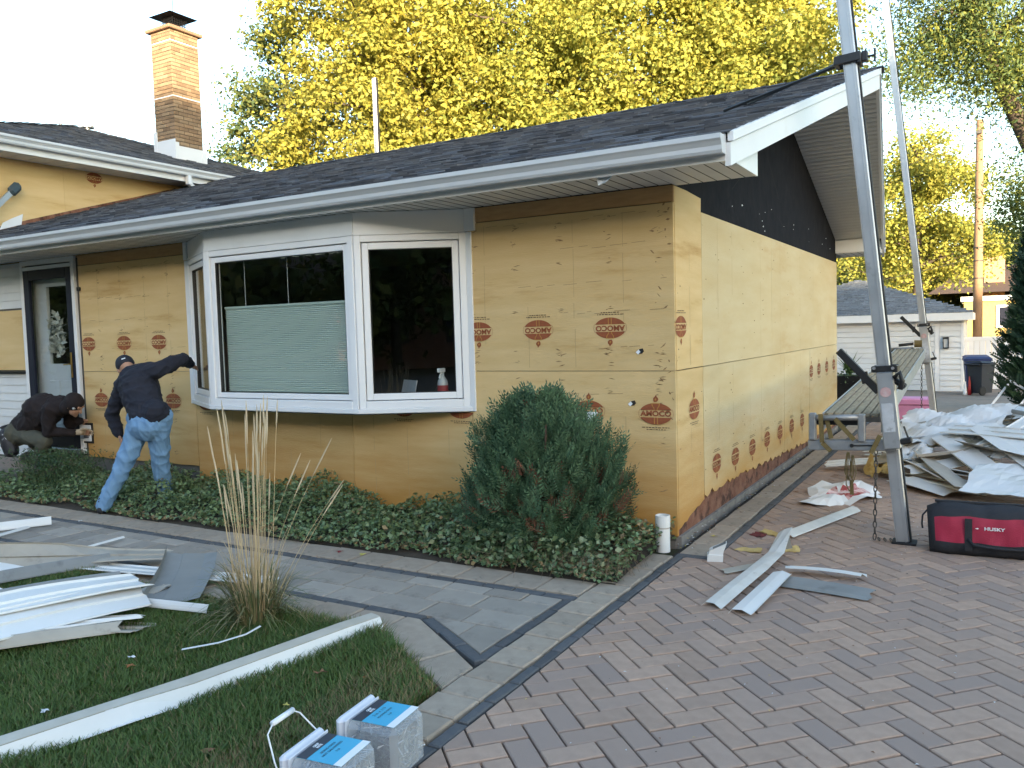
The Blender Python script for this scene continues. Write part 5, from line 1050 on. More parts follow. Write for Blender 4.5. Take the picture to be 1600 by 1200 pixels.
# ---------------------------------------------------------------- nail tubs
tubm=plastic_clear('clear_tub_plastic',(.66,.70,.74,1),.68); cyan=M('cyan_label',(.045,.36,.56,1),(.05,.38,.58,1),5,.4); navy=M('navy_label',(.02,.025,.04,1),None,5,.4); nailm=M('bright_nails',(.5,.51,.53,1),(.35,.36,.38,1),20,.35,metal=.8); inkb=M('label_ink',(.02,.03,.05,1),None,9,.6)
def tub(loc,rz,label,handle,title):
    o=empty('nail_tub',loc,label,'nail tub','clear nail tubs on the grass edge',rz=rz)
    s=.105; MB().bbox(-.10,.115,-s,s,.004,.206,.022).build('tub_body',tubm,o)
    MB().bbox(-.135,-.098,-s-.008,s+.008,.0,.214,.014).build('lid',M('lid_plastic',(.62,.65,.72,1),None,5,.3),o); MB().bbox(-.094,-.088,-s-.003,s+.003,.002,.209,.003).build('lid_rim',MATS['lid_plastic'],o)
    nb=MB(); gg=random.Random(len(label))
    for i in range(420):
        p=Vector((gg.uniform(-.07,.10),gg.uniform(-.09,.09),gg.uniform(.02,.185))); d=Vector((gg.gauss(0,1),gg.gauss(0,1),gg.gauss(0,.7))).normalized()*.028
        q,r0=p+d,p-d
        for v in (q,r0): v.x=max(-.085,min(.105,v.x)); v.y=max(-.096,min(.096,v.y)); v.z=max(.012,min(.198,v.z))
        nb.tube([r0,q],.0018,3,cap=False)
    nb.build('nails',nailm,o,kind='stuff'); MB().box(-.06,.09,-.085,.085,.015,.16).build('nail_mass',M('packed_nails',(.30,.305,.31,1),(.12,.12,.125,1),55,.5,.9,70,metal=.3),o)
    rg=MB()
    for rr in (.022,.034,.05): rg.lathe([(rr,.1160),(rr+.002,.1168),(rr+.004,.1160)],(0,0,.105),24,axis='x')
    rg.build('moulded_rings',tubm,o)
    mb=MB().box(-.075,.10,-.085,.085,.2065,.2075); mb.build('label_cyan',cyan,o); MB().box(-.0755,-.035,-.0855,.0855,.2076,.2082).build('label_band',navy,o); MB().box(.070,.1005,-.0855,.0855,.2076,.2082).build('label_strip',vinyl,o)
    lb=MB(); T0=Matrix.Rotation(math.pi/2,4,'Z')
    for txt,sz,x,y in title: me_into(lb,text_mesh(txt,sz,.0002),Matrix.Translation((x,y,.2085))@T0,0)
    lb.build('label_text',inkb,o)
    wl=MB(); me_into(wl,text_mesh('GRIP',.014,.0006),Matrix.Translation((-.060,.0,.2086))@T0,0); me_into(wl,text_mesh('RITE',.014,.0006),Matrix.Translation((-.046,.0,.2086))@T0,0); wl.build('band_text',vinyl,o)
    hw=MB()
    if handle: P=[(-.11,s+.004,.10),(-.14,s+.01,.19),(-.19,s-.02,.262),(-.195,.05,.285),(-.195,-.05,.285),(-.19,-s+.02,.262),(-.14,-s-.01,.19),(-.11,-s-.004,.10)]
    else: P=[(-.08,s+.004,.12),(-.05,s+.012,.02),(.04,s+.02,.01),(.10,s+.012,.05)]
    hw.tube(P,.0028,6).build('wire_handle',vinyl,o)
    if handle: MB().tube([(-.195,.055,.285),(-.195,-.055,.285)],.010,10).build('handle_grip',vinyl,o,smooth=True)
tub((.075,-3.515,.012),.10,'clear nail tub with cyan label lying on its side, farther of the two',False,[('2 in. x .113',.017,-.015,.0),('ROOFING NAILS',.012,.008,.0),('5 LB',.011,.03,0)]); tub((.085,-3.80,.012),.12,'clear nail tub with raised wire handle, nearer of the two',True,[('SIDING NAILS',.013,-.012,.0),('HOT GALVANIZED',.013,.006,.0),('5 LB',.011,.028,0)])
# ---------------------------------------------------------------- fallen leaves and scraps on the ground
def lf_(x,y,z,s,c,k,name='fallen_leaf',lb='',cat='leaf',grp=None):
    gg=random.Random(k); mb=MB(); n=9; pts=[(0,0,.006)]
    for i in range(n): t=2*math.pi*i/n; r_=s*(1 if i%2 else .55)*gg.uniform(.7,1.1); pts.append((r_*math.cos(t),r_*math.sin(t)*.8,gg.uniform(0,.35)*s))
    mb.add(pts,[(0,1+i,1+(i+1)%n) for i in range(n)]); mb.build(name,c,label=lb,cat=cat,group=grp,loc=(x,y,z))
brl=M('brown_leaf',(.24,.11,.05,1),(.17,.08,.04,1),20,.8); yel=M('yellow_leaf',(.5,.42,.10,1),(.42,.36,.08,1),20,.7); org=M('orange_leaf',(.36,.13,.04,1),None,20,.8); chip=M('white_chip',(.68,.68,.68,1),None,20,.6)
for k,(p,m,s,lb) in enumerate([((-1.62,-3.36),org,.035,'orange fallen leaf on the lawn below the siding pile'),((-.72,-3.0),brl,.04,'brown leaf on the lawn beside the fascia cover'),((-.50,-2.95),org,.022,'small orange leaf near the kerb corner on the lawn'),((-.28,-2.82),org,.03,'orange-brown leaf on the dry grass at the kerb point'),((-.62,-3.32),yel,.022,'small yellow leaf on the lawn above the tubs'),((-.60,-3.75),brl,.035,'brown leaf on the grass left of the nail tubs'),((-1.2,-2.72),yel,.03,'yellow leaf right of the grass clump base'),((-2.72,-2.42),yel,.035,'yellow leaf on grass behind the siding pile'),((-2.15,-1.28),M('red_leaf',(.22,.02,.03,1),None,20,.7),.045,'dark red leaf on the kerb by the ground cover'),((-1.95,-1.26),yel,.04,'yellow leaf on the kerb beside the red leaf'),((.42,2.2),brl,.03,'brown leaf on the border stones beside the wall'),((.45,.9),brl,.03,'brown leaf on the dark paver course by the wall'),((.2,.25),yel,.035,'yellow leaf on the border near the house corner'),((.62,3.2),brl,.06,'brown leaf cluster on the pavers left of the debris pile'),((.9,-1.9),brl,.012,'tiny brown leaf on the open herringbone')]): lf_(p[0],p[1],.02 if p[0]<-.3 and p[1]<-2.4 else .006,s,m,k,lb=lb)
for k,(p,lb) in enumerate([((-1.5,-3.85),'white paint chip on the lawn, farther left'),((-1.25,-3.72),'white paint chip on the lawn above the fascia cover'),((-1.7,-3.3),'white chip near the orange leaf on the lawn'),((-4.95,-1.52),'white crumb at the end of the left trim strip')]): lf_(p[0],p[1],.03,.03,chip,k+40,'paint_chip',lb,'paint chip')
loft([Vector((-1.55,-3.12,.03)),Vector((-1.42,-3.0,.045)),Vector((-1.33,-2.9,.07)),Vector((-1.31,-2.82,.09))],FL(.022),20,[sidw,sidb],'curled_sliver','curled white sliver of trim on the lawn below the grass clump',cat='trim piece')
lt=MB(); gg=random.Random(5)
for i in range(260):
    y=gg.uniform(-.2,6.5); x=.03+abs(gg.gauss(0,.08)); s=gg.uniform(.004,.018); a=gg.uniform(0,6.28); z=.012+gg.uniform(0,.006); lt.add([(x+s*math.cos(a),y+s*math.sin(a),z),(x-s*.4*math.sin(a),y+s*.4*math.cos(a),z+.004),(x-s*math.cos(a),y-s*math.sin(a),z),(x+s*.4*math.sin(a),y-s*.4*math.cos(a),z+.003)],[(0,1,2,3)],gg.choice([0,0,1,2,2]))
lt.build('wall_foot_litter',[brl,yel,chip],label='crumbs of leaves and foam along the foot of the side wall',cat='litter',kind='stuff')

cr=MB(); gg=random.Random(15)
for i in range(900):
    if i<520: x,y=gg.gauss(1.1,.45),gg.gauss(1.6,1.5)
    else: x,y=gg.uniform(.2,3.0),gg.uniform(-3.8,3)
    if x<.4 and y>-.4 or x<.2: continue
    s_=gg.uniform(.002,.009); a=gg.uniform(0,6.28); z=.0035+gg.uniform(0,.002); cr.add([(x+s_*math.cos(a),y+s_*math.sin(a),z),(x-s_*.5*math.sin(a),y+s_*.5*math.cos(a),z+s_*.4),(x-s_*math.cos(a),y-s_*math.sin(a),z),(x+s_*.5*math.sin(a),y-s_*.5*math.cos(a),z+s_*.3)],[(0,1,2,3)],gg.choice([0,0,1,2,2,3]))
cr.build('driveway_crumbs',[brl,ylw,chip,soil],label='small crumbs of leaf, foam and paint scattered over the pavers',cat='litter',kind='stuff')
# ---------------------------------------------------------------- ground cover in the bed
N=30000; gx=rng.uniform(-9.0,.0,N*2); gy=-1.22+1.18*rng.random(N*2)**.9
edge=-1.17+.05*np.sin(gx*3)+.04*np.sin(gx*7.3); hgt=.06+.12*np.clip((gy+1.2)/.5,0,1)*(1+.7*np.sin(gx*2.1)*np.sin(gx*.9+1))+.06*np.sin(gx*5+gy*7)+.05*np.sin(gx*13-gy*9)
ok=(gy>edge)&~((gx<-7.25)&(gy>-.80)); gx,gy,hgt=gx[ok][:N],gy[ok][:N],hgt[ok][:N]
taper=np.clip((gy-(edge[ok][:N]))/.18,.25,1)
C=np.stack([gx,gy,.03+np.maximum(.05,hgt)*taper*rng.random(len(gx))**.55],1)
V,F=leaves(C,.026+.028*rng.random(len(C)),.55,.62,seed=2)
vin=M('vinca_leaf',(.10,.165,.075,1),(.14,.215,.095,1),2,.4,rnd=.45,trans=.18,hue=(.20,.27,.13,1)); dryv=M('dry_litter_leaf',(.16,.12,.06,1),(.22,.16,.08,1),9,.8,rnd=.3)
mi=(rng.random(len(C))<np.where((taper<.5)|((gx>-.5)),.28,.04)).astype(int)
tag(link('ground_cover',fast_mesh('ground_cover',V,F,[vin,dryv],midx=mi)),'dense dark green leafy ground cover filling the bed under the bay window','ground cover',kind='stuff')
# darker weedy clump by the stoop
wc=empty('weedy_shrub',(-6.75,-.62,.05),'feathery green weeds beside the stoop at the foot of the wall','shrub'); mb=MB()
for i in range(170):
    a=random.uniform(0,6.28); r0=random.random()**.5*.42; b=Vector((math.cos(a)*r0*1.4,math.sin(a)*r0*.6,0)); t=b+Vector((random.uniform(-.1,.1),random.uniform(-.1,.1),random.uniform(.2,.42)))
    mb.tube([b,b.lerp(t,.5)+Vector((0,0,.02)),t],[.003,.002,.001],3,cap=False)
mb.build('stems',M('weed_stem',(.06,.10,.04,1),None,5,.7),wc); C=np.array([(random.gauss(0,.33),random.gauss(0,.16),.06+.34*random.random()) for _ in range(2600)]); V,F=leaves(C,.035,.1,.35,seed=3); link('foliage',fast_mesh('foliage',V,F,M('weed_leaf',(.04,.085,.035,1),(.06,.11,.04,1),3,.55,rnd=.35,trans=.15)),wc)
# broad-leaf vine around the shrub foot
C=np.stack([rng.normal(-.72,.40,1500),rng.normal(-.97,.10,1500),.03+.20*rng.random(1500)**1.5],1); C=C[(C[:,0]<-.05)&(C[:,1]>-1.2)]; V,F=leaves(C,(.028+.03*rng.random(len(C))),.45,.7,seed=4)
tag(link('variegated_vine',fast_mesh('variegated_vine',V,F,M('vine_leaf',(.085,.15,.06,1),(.13,.19,.09,1),4,.5,rnd=.3,trans=.2,hue=(.26,.30,.17,1)))),'pale green trailing vine at the foot of the evergreen shrub','vine')
mb=MB()
for i in range(130):
    x=random.gauss(-.35,.35); y=random.gauss(-.95,.15); a=random.uniform(0,6.28); l=random.uniform(.05,.18); x=min(x,-.06); mb.tube([(x,y,.05+random.random()*.08),(x+math.cos(a)*l*.5,y+math.sin(a)*l*.5,.09+random.random()*.08),(min(.05,x+math.cos(a)*l),y+math.sin(a)*l,.03)],.0014,3,cap=False)
mb.build('dry_twigs',M('dry_twig',(.22,.16,.10,1),(.15,.10,.06,1),9,.85),label='dry twigs and roots at the edge of the bed near the drain pipe',cat='twigs',kind='stuff')
# ---------------------------------------------------------------- evergreen shrub
def evergreen(root,cx,cy,h,rx,ry,nsp,seed,mats,zb=.05,spr=.16,shape=None,leafw=.010,dead=.0):
    """flattened scale-leaf sprays set on the surface and through the outer shell of the crown"""
    g=np.random.default_rng(seed); V=[];F=[];mi=[];stem=MB()
    def rad(t): return shape(t) if shape else np.sin(np.pi*np.clip(t*.86+.12,0,1))**.6
    for i in range(nsp):
        t=g.random()**.85; a=g.uniform(0,2*np.pi); lump=1+.16*np.sin(3*a+5*t+seed)+.13*np.sin(7*a-9*t)+.08*np.sin(13*a+17*t); rr=rad(t)*lump*(1-.55*g.random()**2.2)
        c=np.array([cx+rx*rr*np.cos(a),cy+ry*rr*np.sin(a),zb+h*t*(1+.04*np.sin(5*a))]); out=np.array([np.cos(a)*rx,np.sin(a)*ry,0]); out/=np.linalg.norm(out)
        d=out*(.75-.35*t)+np.array([0,0,.55+.7*t])+g.normal(0,.28,3); d/=np.linalg.norm(d); s=np.cross(d,out+g.normal(0,.5,3)); s/=np.linalg.norm(s)+1e-9; L=spr*g.uniform(.55,1.15)
        isd=(g.random()<dead*(1.6 if (t<.55) else .25)); 
        nb=7
        for k in range(nb):
            q=k/(nb-1); base=c+d*L*(q*.9-.3); ln=L*(.42*(1-.55*q))
            for sg in ((-1,1) if k<nb-1 else (0,)):
                e=d*.75+s*sg*.8; e/=np.linalg.norm(e); w=np.cross(e,np.cross(s,d)); w=w/(np.linalg.norm(w)+1e-9)*leafw*g.uniform(.6,1.2)
                o=len(V); V+= [base-w*.4,base+e*ln*.45-w,base+e*ln,base+e*ln*.45+w]; F.append((o,o+1,o+2,o+3)); mi.append(1 if isd else 0)
    me=fast_mesh('foliage',np.array(V)-np.array(root.location),np.array(F),mats,midx=mi); return link('foliage',me,root)
sh_=empty('evergreen_shrub',(-.78,-.62,.03),'rounded blue-green evergreen shrub with brown patches in front of the wall corner','shrub')
evm=M('arborvitae_spray',(.062,.125,.066,1),(.088,.165,.085,1),2.5,.6,rnd=.5,trans=.15,hue=(.10,.175,.095,1)); evd=M('dead_spray',(.17,.065,.035,1),(.11,.05,.03,1),6,.8,rnd=.3)
evergreen(sh_,-.81,-.60,1.0,.56,.44,3900,23,[evm,evd],.08,.18,lambda t:(1-np.clip((t-.12)/.92,0,1)**2.5)**.65*np.clip(.84+t*.9,0,1),.0066,.07)
mb=MB()
for i in range(38):
    a=random.uniform(0,6.28); r1=random.uniform(.15,.45); mb.tube([(random.uniform(-.08,.08),random.uniform(-.08,.08),0),(math.cos(a)*r1*.5,math.sin(a)*r1*.45,.3),(math.cos(a)*r1,math.sin(a)*r1*.8,random.uniform(.45,.95))],[.016,.010,.004],5,cap=False)
mb.build('stems',M('shrub_bark',(.10,.065,.045,1),(.07,.045,.03,1),12,.9),sh_)
hg=empty('arborvitae_tree',(3.05,12.6,gz(12.6)),'tall dark arborvitae at the right edge of the driveway','tree'); evergreen(hg,3.05,12.6,4.6,.82,.82,5200,22,[M('dark_arborvitae',(.016,.045,.018,1),(.025,.06,.025,1),2,.6,rnd=.3,trans=.08),evd],gz(12.6)+.1,.30,lambda t:np.clip(1-t*.75,.05,1)*np.clip(t*6+.55,0,1),.024,.0)
MB().tube([(0,0,0),(.02,0,2.2),(.0,0,4.2)],[.11,.07,.02],7).build('trunk',MATS['shrub_bark'],hg)
# ---------------------------------------------------------------- ornamental grass
og=empty('ornamental_grass',(-1.56,-2.62,-.02),'straw-coloured feather grass clump with tall seed heads on the lawn','grass clump'); straw=M('straw_stem',(.52,.41,.25,1),(.43,.31,.17,1),6,.8,rnd=.2); seedm=M('seed_head',(.58,.48,.33,1),(.50,.40,.26,1),15,.9,rnd=.15); bladem=M('grass_leaf_blade',(.09,.13,.05,1),(.13,.15,.06,1),3,.6,rnd=.35,trans=.2,hue=(.30,.24,.12,1))
st_=MB(); hd=MB(); gg=random.Random(3)
for i in range(42):
    a=gg.uniform(0,6.28); r0=gg.random()**.6*.10; b=Vector((math.cos(a)*r0,math.sin(a)*r0,0)); H_=gg.uniform(.75,1.27); le=gg.uniform(.02,.12) if i>4 else gg.uniform(.35,.62); a2=a+gg.uniform(-.6,.6) if i>4 else gg.uniform(-.5,.6)
    t=b+Vector((math.cos(a2)*le,math.sin(a2)*le,H_*(1 if le<.3 else .86))); m1=b.lerp(t,.5)-Vector((math.cos(a2),math.sin(a2),0))*le*.16
    P=[b*(1-u)**2+m1*2*u*(1-u)+t*u*u for u in np.linspace(0,1,7)]; st_.tube(P,[.0017]*5+[.0013,.0009],3,cap=False)
    d=(P[-1]-P[-2]).normalized(); L=gg.uniform(.16,.28); hd.tube([P[-1]-d*L*.75,P[-1]-d*L*.4,P[-1],P[-1]+d*.04],[.0016,.0048,.0036,.001],5,cap=False)
st_.build('culms',straw,og); hd.build('seed_heads',seedm,og)
def blades(nm,n,mat,hmin,hmax,out,seed,w0=.0035,r=.11):
    g=random.Random(seed); mb=MB()
    for i in range(n):
        a=g.uniform(0,6.28); r0=g.random()**.5*r; b=Vector((math.cos(a)*r0,math.sin(a)*r0,0)); hh=g.uniform(hmin,hmax); o=g.uniform(.2,1)*out; a+=g.uniform(-.4,.4); dr=Vector((math.cos(a),math.sin(a),0)); s=Vector((-math.sin(a),math.cos(a),0))*w0
        tp=b+dr*o+Vector((0,0,max(.02,hh-o*g.uniform(.3,1.0)))); mid=b+dr*o*.35+Vector((0,0,hh*.85)); P=[b*(1-u)**2+mid*2*u*(1-u)+tp*u*u for u in (0,.3,.6,.85,1)]
        ws=[1,1.1,.9,.5,.1]; V=[]
        for p,k in zip(P,ws): V+=[p-s*k,p+s*k]
        mb.add(V,[(2*j,2*j+1,2*j+3,2*j+2) for j in range(4)])
    mb.build(nm,mat,og)
blades('leaf_blades',360,bladem,.18,.46,.34,1); blades('dry_blades',150,straw,.2,.62,.22,2,.0022,.10)
# ---------------------------------------------------------------- trees
bark=M('tree_bark',(.10,.075,.055,1),(.06,.045,.035,1),8,.95,.9,25,stretch=(3,3,.7))
def tree(name,label,base,blobs,nleaf,lsize,mat,seed,clump=.55,trunk=None,trad=.3,group=None,nclump=150,asp=.65,droop=0.,flat=.3,limb=.5,cz=.75):
    g=np.random.default_rng(seed); rd=random.Random(seed); o=empty(name,base,label,'tree',group); base=np.array(base,float); wts=np.array([b[2] for b in blobs],float); wts/=wts.sum(); CC=[]
    for i in range(nclump):
        b=blobs[g.choice(len(blobs),p=wts)]; v=g.normal(size=3); v/=np.linalg.norm(v); v*=g.random()**(1/2.1); CC.append(np.array(b[0])+v*np.array(b[1]))
    CC=np.array(CC); k=g.integers(0,nclump,nleaf); cs=clump*g.uniform(.55,1.3,nclump); L=CC[k]+g.normal(0,1,(nleaf,3))*cs[k][:,None]*np.array([1,1,cz])
    if droop: L[:,2]-=np.abs(g.normal(0,droop,nleaf))
    N0=(L-CC[k]); N0/=np.linalg.norm(N0,axis=1)[:,None]+1e-6; V,F=leaves(L-base,lsize*g.uniform(.6,1.25,nleaf),flat,asp,droop*.4,seed=seed,N0=N0,bias=1.1); link('crown',fast_mesh('crown',V,F,mat),o)
    tp=[np.array(p)-base for p in (trunk or [base,base+[0,0,2.5],np.array(blobs[0][0])+[0,0,1]])]; mb=MB(); nT=len(tp); mb.tube([tuple(p) for p in tp],[trad*(1-.75*i/(nT-1)) for i in range(nT)],9)
    dense=[tp[i]*(1-u)+tp[i+1]*u for i in range(nT-1) for u in np.linspace(0,1,8)]
    for i in range(int(nclump*limb)):
        c=CC[i]-base; cand=[p for p in dense if p[2]<c[2]+.3] or [dense[len(dense)//2]]; p0=min(cand,key=lambda p:np.linalg.norm(p-c)+.25*abs(p[2]-c[2]+1)); m=(p0+c)/2+np.array([rd.gauss(0,.25),rd.gauss(0,.25),rd.uniform(-.2,.5)]); ln=np.linalg.norm(c-p0); r0=min(trad*.45,.02+.018*ln); mb.tube([tuple(p0),tuple(m),tuple(c)],[r0,r0*.6,.012],4,cap=False)
    mb.build('trunk',bark,o,smooth=True); return o
def leafm(n,a,b,h,tr=.38): return M(n,a,b,.35,.6,rnd=.14,trans=tr,hue=h,spec=.3)
lmA=leafm('gold_maple_leaf',(.43,.38,.07,1),(.35,.34,.065,1),(.22,.26,.055,1)); lmB=leafm('olive_maple_leaf',(.36,.33,.065,1),(.26,.28,.06,1),(.42,.36,.06,1)); lmD=leafm('dark_green_leaf',(.06,.10,.04,1),(.08,.12,.045,1),(.17,.17,.04,1),.25); lmL=leafm('locust_leaflet',(.14,.20,.06,1),(.085,.14,.06,1),(.29,.30,.06,1)); lmG=leafm('mid_green_leaf',(.075,.11,.03,1),(.10,.13,.035,1),(.20,.19,.04,1),.3)
GT='trees behind the house'
tree('maple_tree','tall golden maple behind the left part of the roof',(-14.4,14.6,-.4),[((-14.3,14.5,9.5),(3.4,3.4,5.2),3),((-12.6,15.4,7.6),(2.8,2.6,3.0),1.2)],76000,.16,lmB,31,.46,[(-14.4,14.6,-.4),(-14.2,14.6,4),(-13.8,14.7,8),(-14.3,14.5,13)],.34,GT,205)
tree('maple_tree','broad golden maple behind the middle of the roof ridge',(-9.6,17.3,-.5),[((-9.6,17.2,10.0),(3.9,3.6,5.0),3),((-8.6,17.6,7.6),(3.2,2.8,2.4),1)],88000,.16,lmA,32,.46,[(-9.6,17.3,-.5),(-9.5,17.3,4.5),(-9.0,17.2,8.5),(-9.4,17.0,13)],.42,GT,225)
tree('maple_tree','golden maple behind the right end of the roof',(-4.6,20.2,-.5),[((-4.8,20.0,10.4),(3.6,3.4,4.6),3),((-4.2,20.2,7.6),(2.9,2.7,2.2),1)],80000,.16,lmA,33,.46,[(-4.6,20.2,-.5),(-4.7,20.1,4.5),(-4.4,20,9),(-4.7,20,13.5)],.38,GT,210)
tree('green_tree','darker blue-green tree at the left end behind the roof',(-18.3,14.6,-.4),[((-18.2,14.6,8.0),(1.9,1.9,4.4),2),((-17.4,14.8,5.8),(1.5,1.5,1.9),1)],26000,.15,lmD,34,.4,[(-18.3,14.6,-.4),(-18.2,14.6,5),(-18.2,14.6,11)],.24,GT,95)
tree('yellow_tree','yellow-green tree beyond the garage left of the utility pole',(-.6,31,-.8),[((-.4,31,6.3),(2.2,2.2,2.6),2),((-1.3,31,4.0),(1.9,1.8,1.7),1),((.9,31.5,4.6),(1.5,1.5,2.0),.8)],30000,.15,lmA,35,.38,[(-.6,31,-.8),(-.5,31,3),(-.4,31,8)],.25,GT,120)
tree('locust_tree','feathery locust with dark leaning trunk at the upper right',(4.2,16.4,-.4),[((1.6,15.3,8.6),(1.7,1.6,1.9),2.2),((2.9,15.8,7.0),(1.4,1.4,1.6),1.4),((.5,14.9,7.6),(.8,.8,.8),.5),((3.0,16.2,4.6),(.8,.9,1.0),.5),((4.4,16,8.5),(1.8,1.8,2),1.2)],60000,.105,lmL,36,.33,[(4.2,16.4,-.4),(3.6,16.2,3),(2.9,15.85,5.0),(2.1,15.5,6.9),(1.5,15.2,8.6),(.9,15,10.2)],.27,GT,190,.40,.30,.0,.28,1.2)
for k,(x,y,r,zt,m) in enumerate(((-9,44,4,8.5,lmG),(-4.5,46,3.6,8.0,lmB),(-1,52,3.6,8.4,lmG),(3.2,56,3.5,8.6,lmG),(7.5,50,4,9.5,lmD),(-13.5,42,4,8.5,lmG),(-3.4,38,1.8,4.0,lmG),(.9,62,2.6,8.0,lmD),(5.2,63,3.2,9.0,lmG),(-6,37,2.2,5.4,lmG))):
    tree('background_tree',['leftmost tall','broad olive','mid-green','tall green','dark right-hand','far left','low bushy','small dark','bushy green','low green'][k]+' tree in the distant row beyond the garage, '+['first','second','third','fourth','fifth','sixth','seventh','eighth','ninth','tenth'][k]+' of its row',(x,y,-.8),[((x,y,zt*.5),(r,r,zt*.48),1)],9000,.30 if r>3 else .2,m,50+k,.6,[(x,y,-.8),(x,y,zt*.4),(x,y,zt*.8)],.2,'distant trees beyond the garage',70)
# street trees and houses across the road, added near-side trees and an added block (behind the photographer): they shade the yard and mirror in the panes
gg=random.Random(8)
acr=[(x,-27) for x in range(7,64,9)]+[(x,-27) for x in range(-50,3,9)]+[(-29,-12.5),(-36,-15.0),(-24.5,-13.5),(-43,-14)]  # near-side trees at the end are added to darken the door reflection
for k,(x,y) in enumerate(acr):
    x+=gg.uniform(-1,1); y+=gg.uniform(-1,1); h=gg.uniform(8.5,10.5) if x>6 else (gg.uniform(5.5,7) if y<-20 else gg.uniform(9,11))
    tree('street_or_added_tree',('leafy street tree across the road behind the viewpoint, '+('opposite' if 0<x<15 else 'to the west of' if x<=0 else 'to the east of')+' the driveway') if y<-20 else 'tall near-side tree added to darken the door glass reflection',(x,y,-.05),[((x,y,h*.52),(3.1,3.1,h*.45),1)],3600,.55,lmG,100+k,.8,[(x,y,-.05),(x,y,h*.4),(x,y,h*.85)],.25,'street trees across the road',60,limb=.15)
ab=empty('shade_block',(35,-34,0),'long brick block added behind the viewpoint to shade the yard','building'); MB().box(-62,31,-4,4,0,10.4).build('wall',M('red_brick_wall',(.22,.10,.07,1),None,6,.9),ab); MB().add([(-62.6,-4.6,10.3),(31.6,-4.6,10.3),(31.6,4.6,10.3),(-62.6,4.6,10.3),(-62.6,0,12.5),(31.6,0,12.5)],[(0,1,5,4),(2,3,4,5),(1,2,5),(3,0,4)]).build('roof',brr,ab)  # added unseen block, sized to shade the yard and darken pane reflections
for i in range(28):
    for z in (1.2,4.4,7.6): MB().box(-61+i*3.3,-59.6+i*3.3,4,4.03,z,z+1.6).build('window',darkfr,ab)
for k,(x,lb) in enumerate(((-42,'brick house across the road, nearer the corner'),(-60,'brick house across the road, far left'))):
    o=empty('street_house',(x,-40,0),lb,'house','houses across the road'); MB().box(-7,7,-4,4,0,4.6).build('wall',M('red_brick_wall',(.22,.10,.07,1),None,6,.9),o); MB().add([(-7.6,-4.6,4.5),(7.6,-4.6,4.5),(7.6,4.6,4.5),(-7.6,4.6,4.5),(-7.6,0,7.6),(7.6,0,7.6)],[(0,1,5,4),(2,3,4,5),(1,2,5),(3,0,4)]).build('roof',brr,o)
    for q in (-4.5,-1.5,3.5): MB().box(q,q+1.4,4,4.03,1.2,2.8).build('window',darkfr,o)
# ---------------------------------------------------------------- people
def cone(mb,p,q,r1,r2,n=14):
    p,q=Vector(p),Vector(q); d=(q-p); L=d.length; d.normalize(); a=d.orthogonal().normalized(); b=d.cross(a); rings=[]
    for t in (-90,-60,-30,0): rings.append((p+d*r1*math.sin(R_(t)),r1*math.cos(R_(t))+1e-4))
    for t in (0,30,60,90): rings.append((q+d*r2*math.sin(R_(t)),r2*math.cos(R_(t))+1e-4))
    o=len(mb.v)
    for c,r in rings:
        for k in range(n): t=2*math.pi*k/n; mb.v.append(tuple(c+(a*math.cos(t)+b*math.sin(t))*r))
    for i in range(len(rings)-1):
        for k in range(n): mb.f.append((o+i*n+k,o+i*n+(k+1)%n,o+(i+1)*n+(k+1)%n,o+(i+1)*n+k)); mb.m.append(0)
    mb.f.append(tuple(o+k for k in range(n))[::-1]); mb.f.append(tuple(o+(len(rings)-1)*n+k for k in range(n))); mb.m+=[0,0]
def ell(mb,c,r,T=None,n=16,m=10):
    o=len(mb.v); c=Vector(c)
    for i in range(m+1):
        ph=-math.pi/2+math.pi*i/m
        for k in range(n):
            t=2*math.pi*k/n; v=Vector((r[0]*(math.cos(ph)+1e-4)*math.cos(t),r[1]*(math.cos(ph)+1e-4)*math.sin(t),r[2]*math.sin(ph))); mb.v.append(tuple(c+(T@v if T else v)))
    for i in range(m):
        for k in range(n): mb.f.append((o+i*n+k,o+i*n+(k+1)%n,o+(i+1)*n+(k+1)%n,o+(i+1)*n+k)); mb.m.append(0)
    mb.f.append(tuple(o+k for k in range(n))[::-1]); mb.f.append(tuple(o+m*n+k for k in range(n))); mb.m+=[0,0]
def organic(mb,name,mat,vox,sm,parent=None,loc=(0,0,0),wr=0,wf=1,label=None,cat=None):
    loc=Vector(loc); me=bpy.data.meshes.new(name); me.from_pydata([tuple(Vector(v)-loc) for v in mb.v],[],mb.f); me.materials.append(mat); me.update()
    o=bpy.data.objects.new(name,me); COL.objects.link(o); r=o.modifiers.new('r','REMESH'); r.mode='VOXEL'; r.voxel_size=vox; r.use_smooth_shade=True
    s=o.modifiers.new('s','SMOOTH'); s.factor=.5; s.iterations=sm
    dg=bpy.context.evaluated_depsgraph_get(); m2=bpy.data.meshes.new_from_object(o.evaluated_get(dg)); bpy.data.objects.remove(o)
    if wr:
        n=len(m2.vertices); co=np.empty(n*3,np.float32); m2.vertices.foreach_get('co',co); co=co.reshape(-1,3); nn=np.empty(n*3,np.float32); m2.vertices.foreach_get('normal',nn); nn=nn.reshape(-1,3)
        g=np.random.default_rng(int(wf*10)+len(mb.v)); h=np.zeros(n)
        for k in range(7): kv=g.normal(0,22*wf,3)*[1,1,.8]; h+=(1-np.abs(np.sin(co@kv+3*np.sin(co@g.normal(0,6,3)+g.uniform(0,6))+g.uniform(0,6))))**2
        co=co+nn*((h/7-.25)*wr)[:,None]; m2.vertices.foreach_set('co',co.astype(np.float32).ravel())
    m2.polygons.foreach_set('use_smooth',np.ones(len(m2.polygons),bool))
    if not m2.materials: m2.materials.append(mat)
    m2.update(); ob=link(name,m2,parent,loc if parent is None else loc-parent.location); return tag(ob,label,cat)
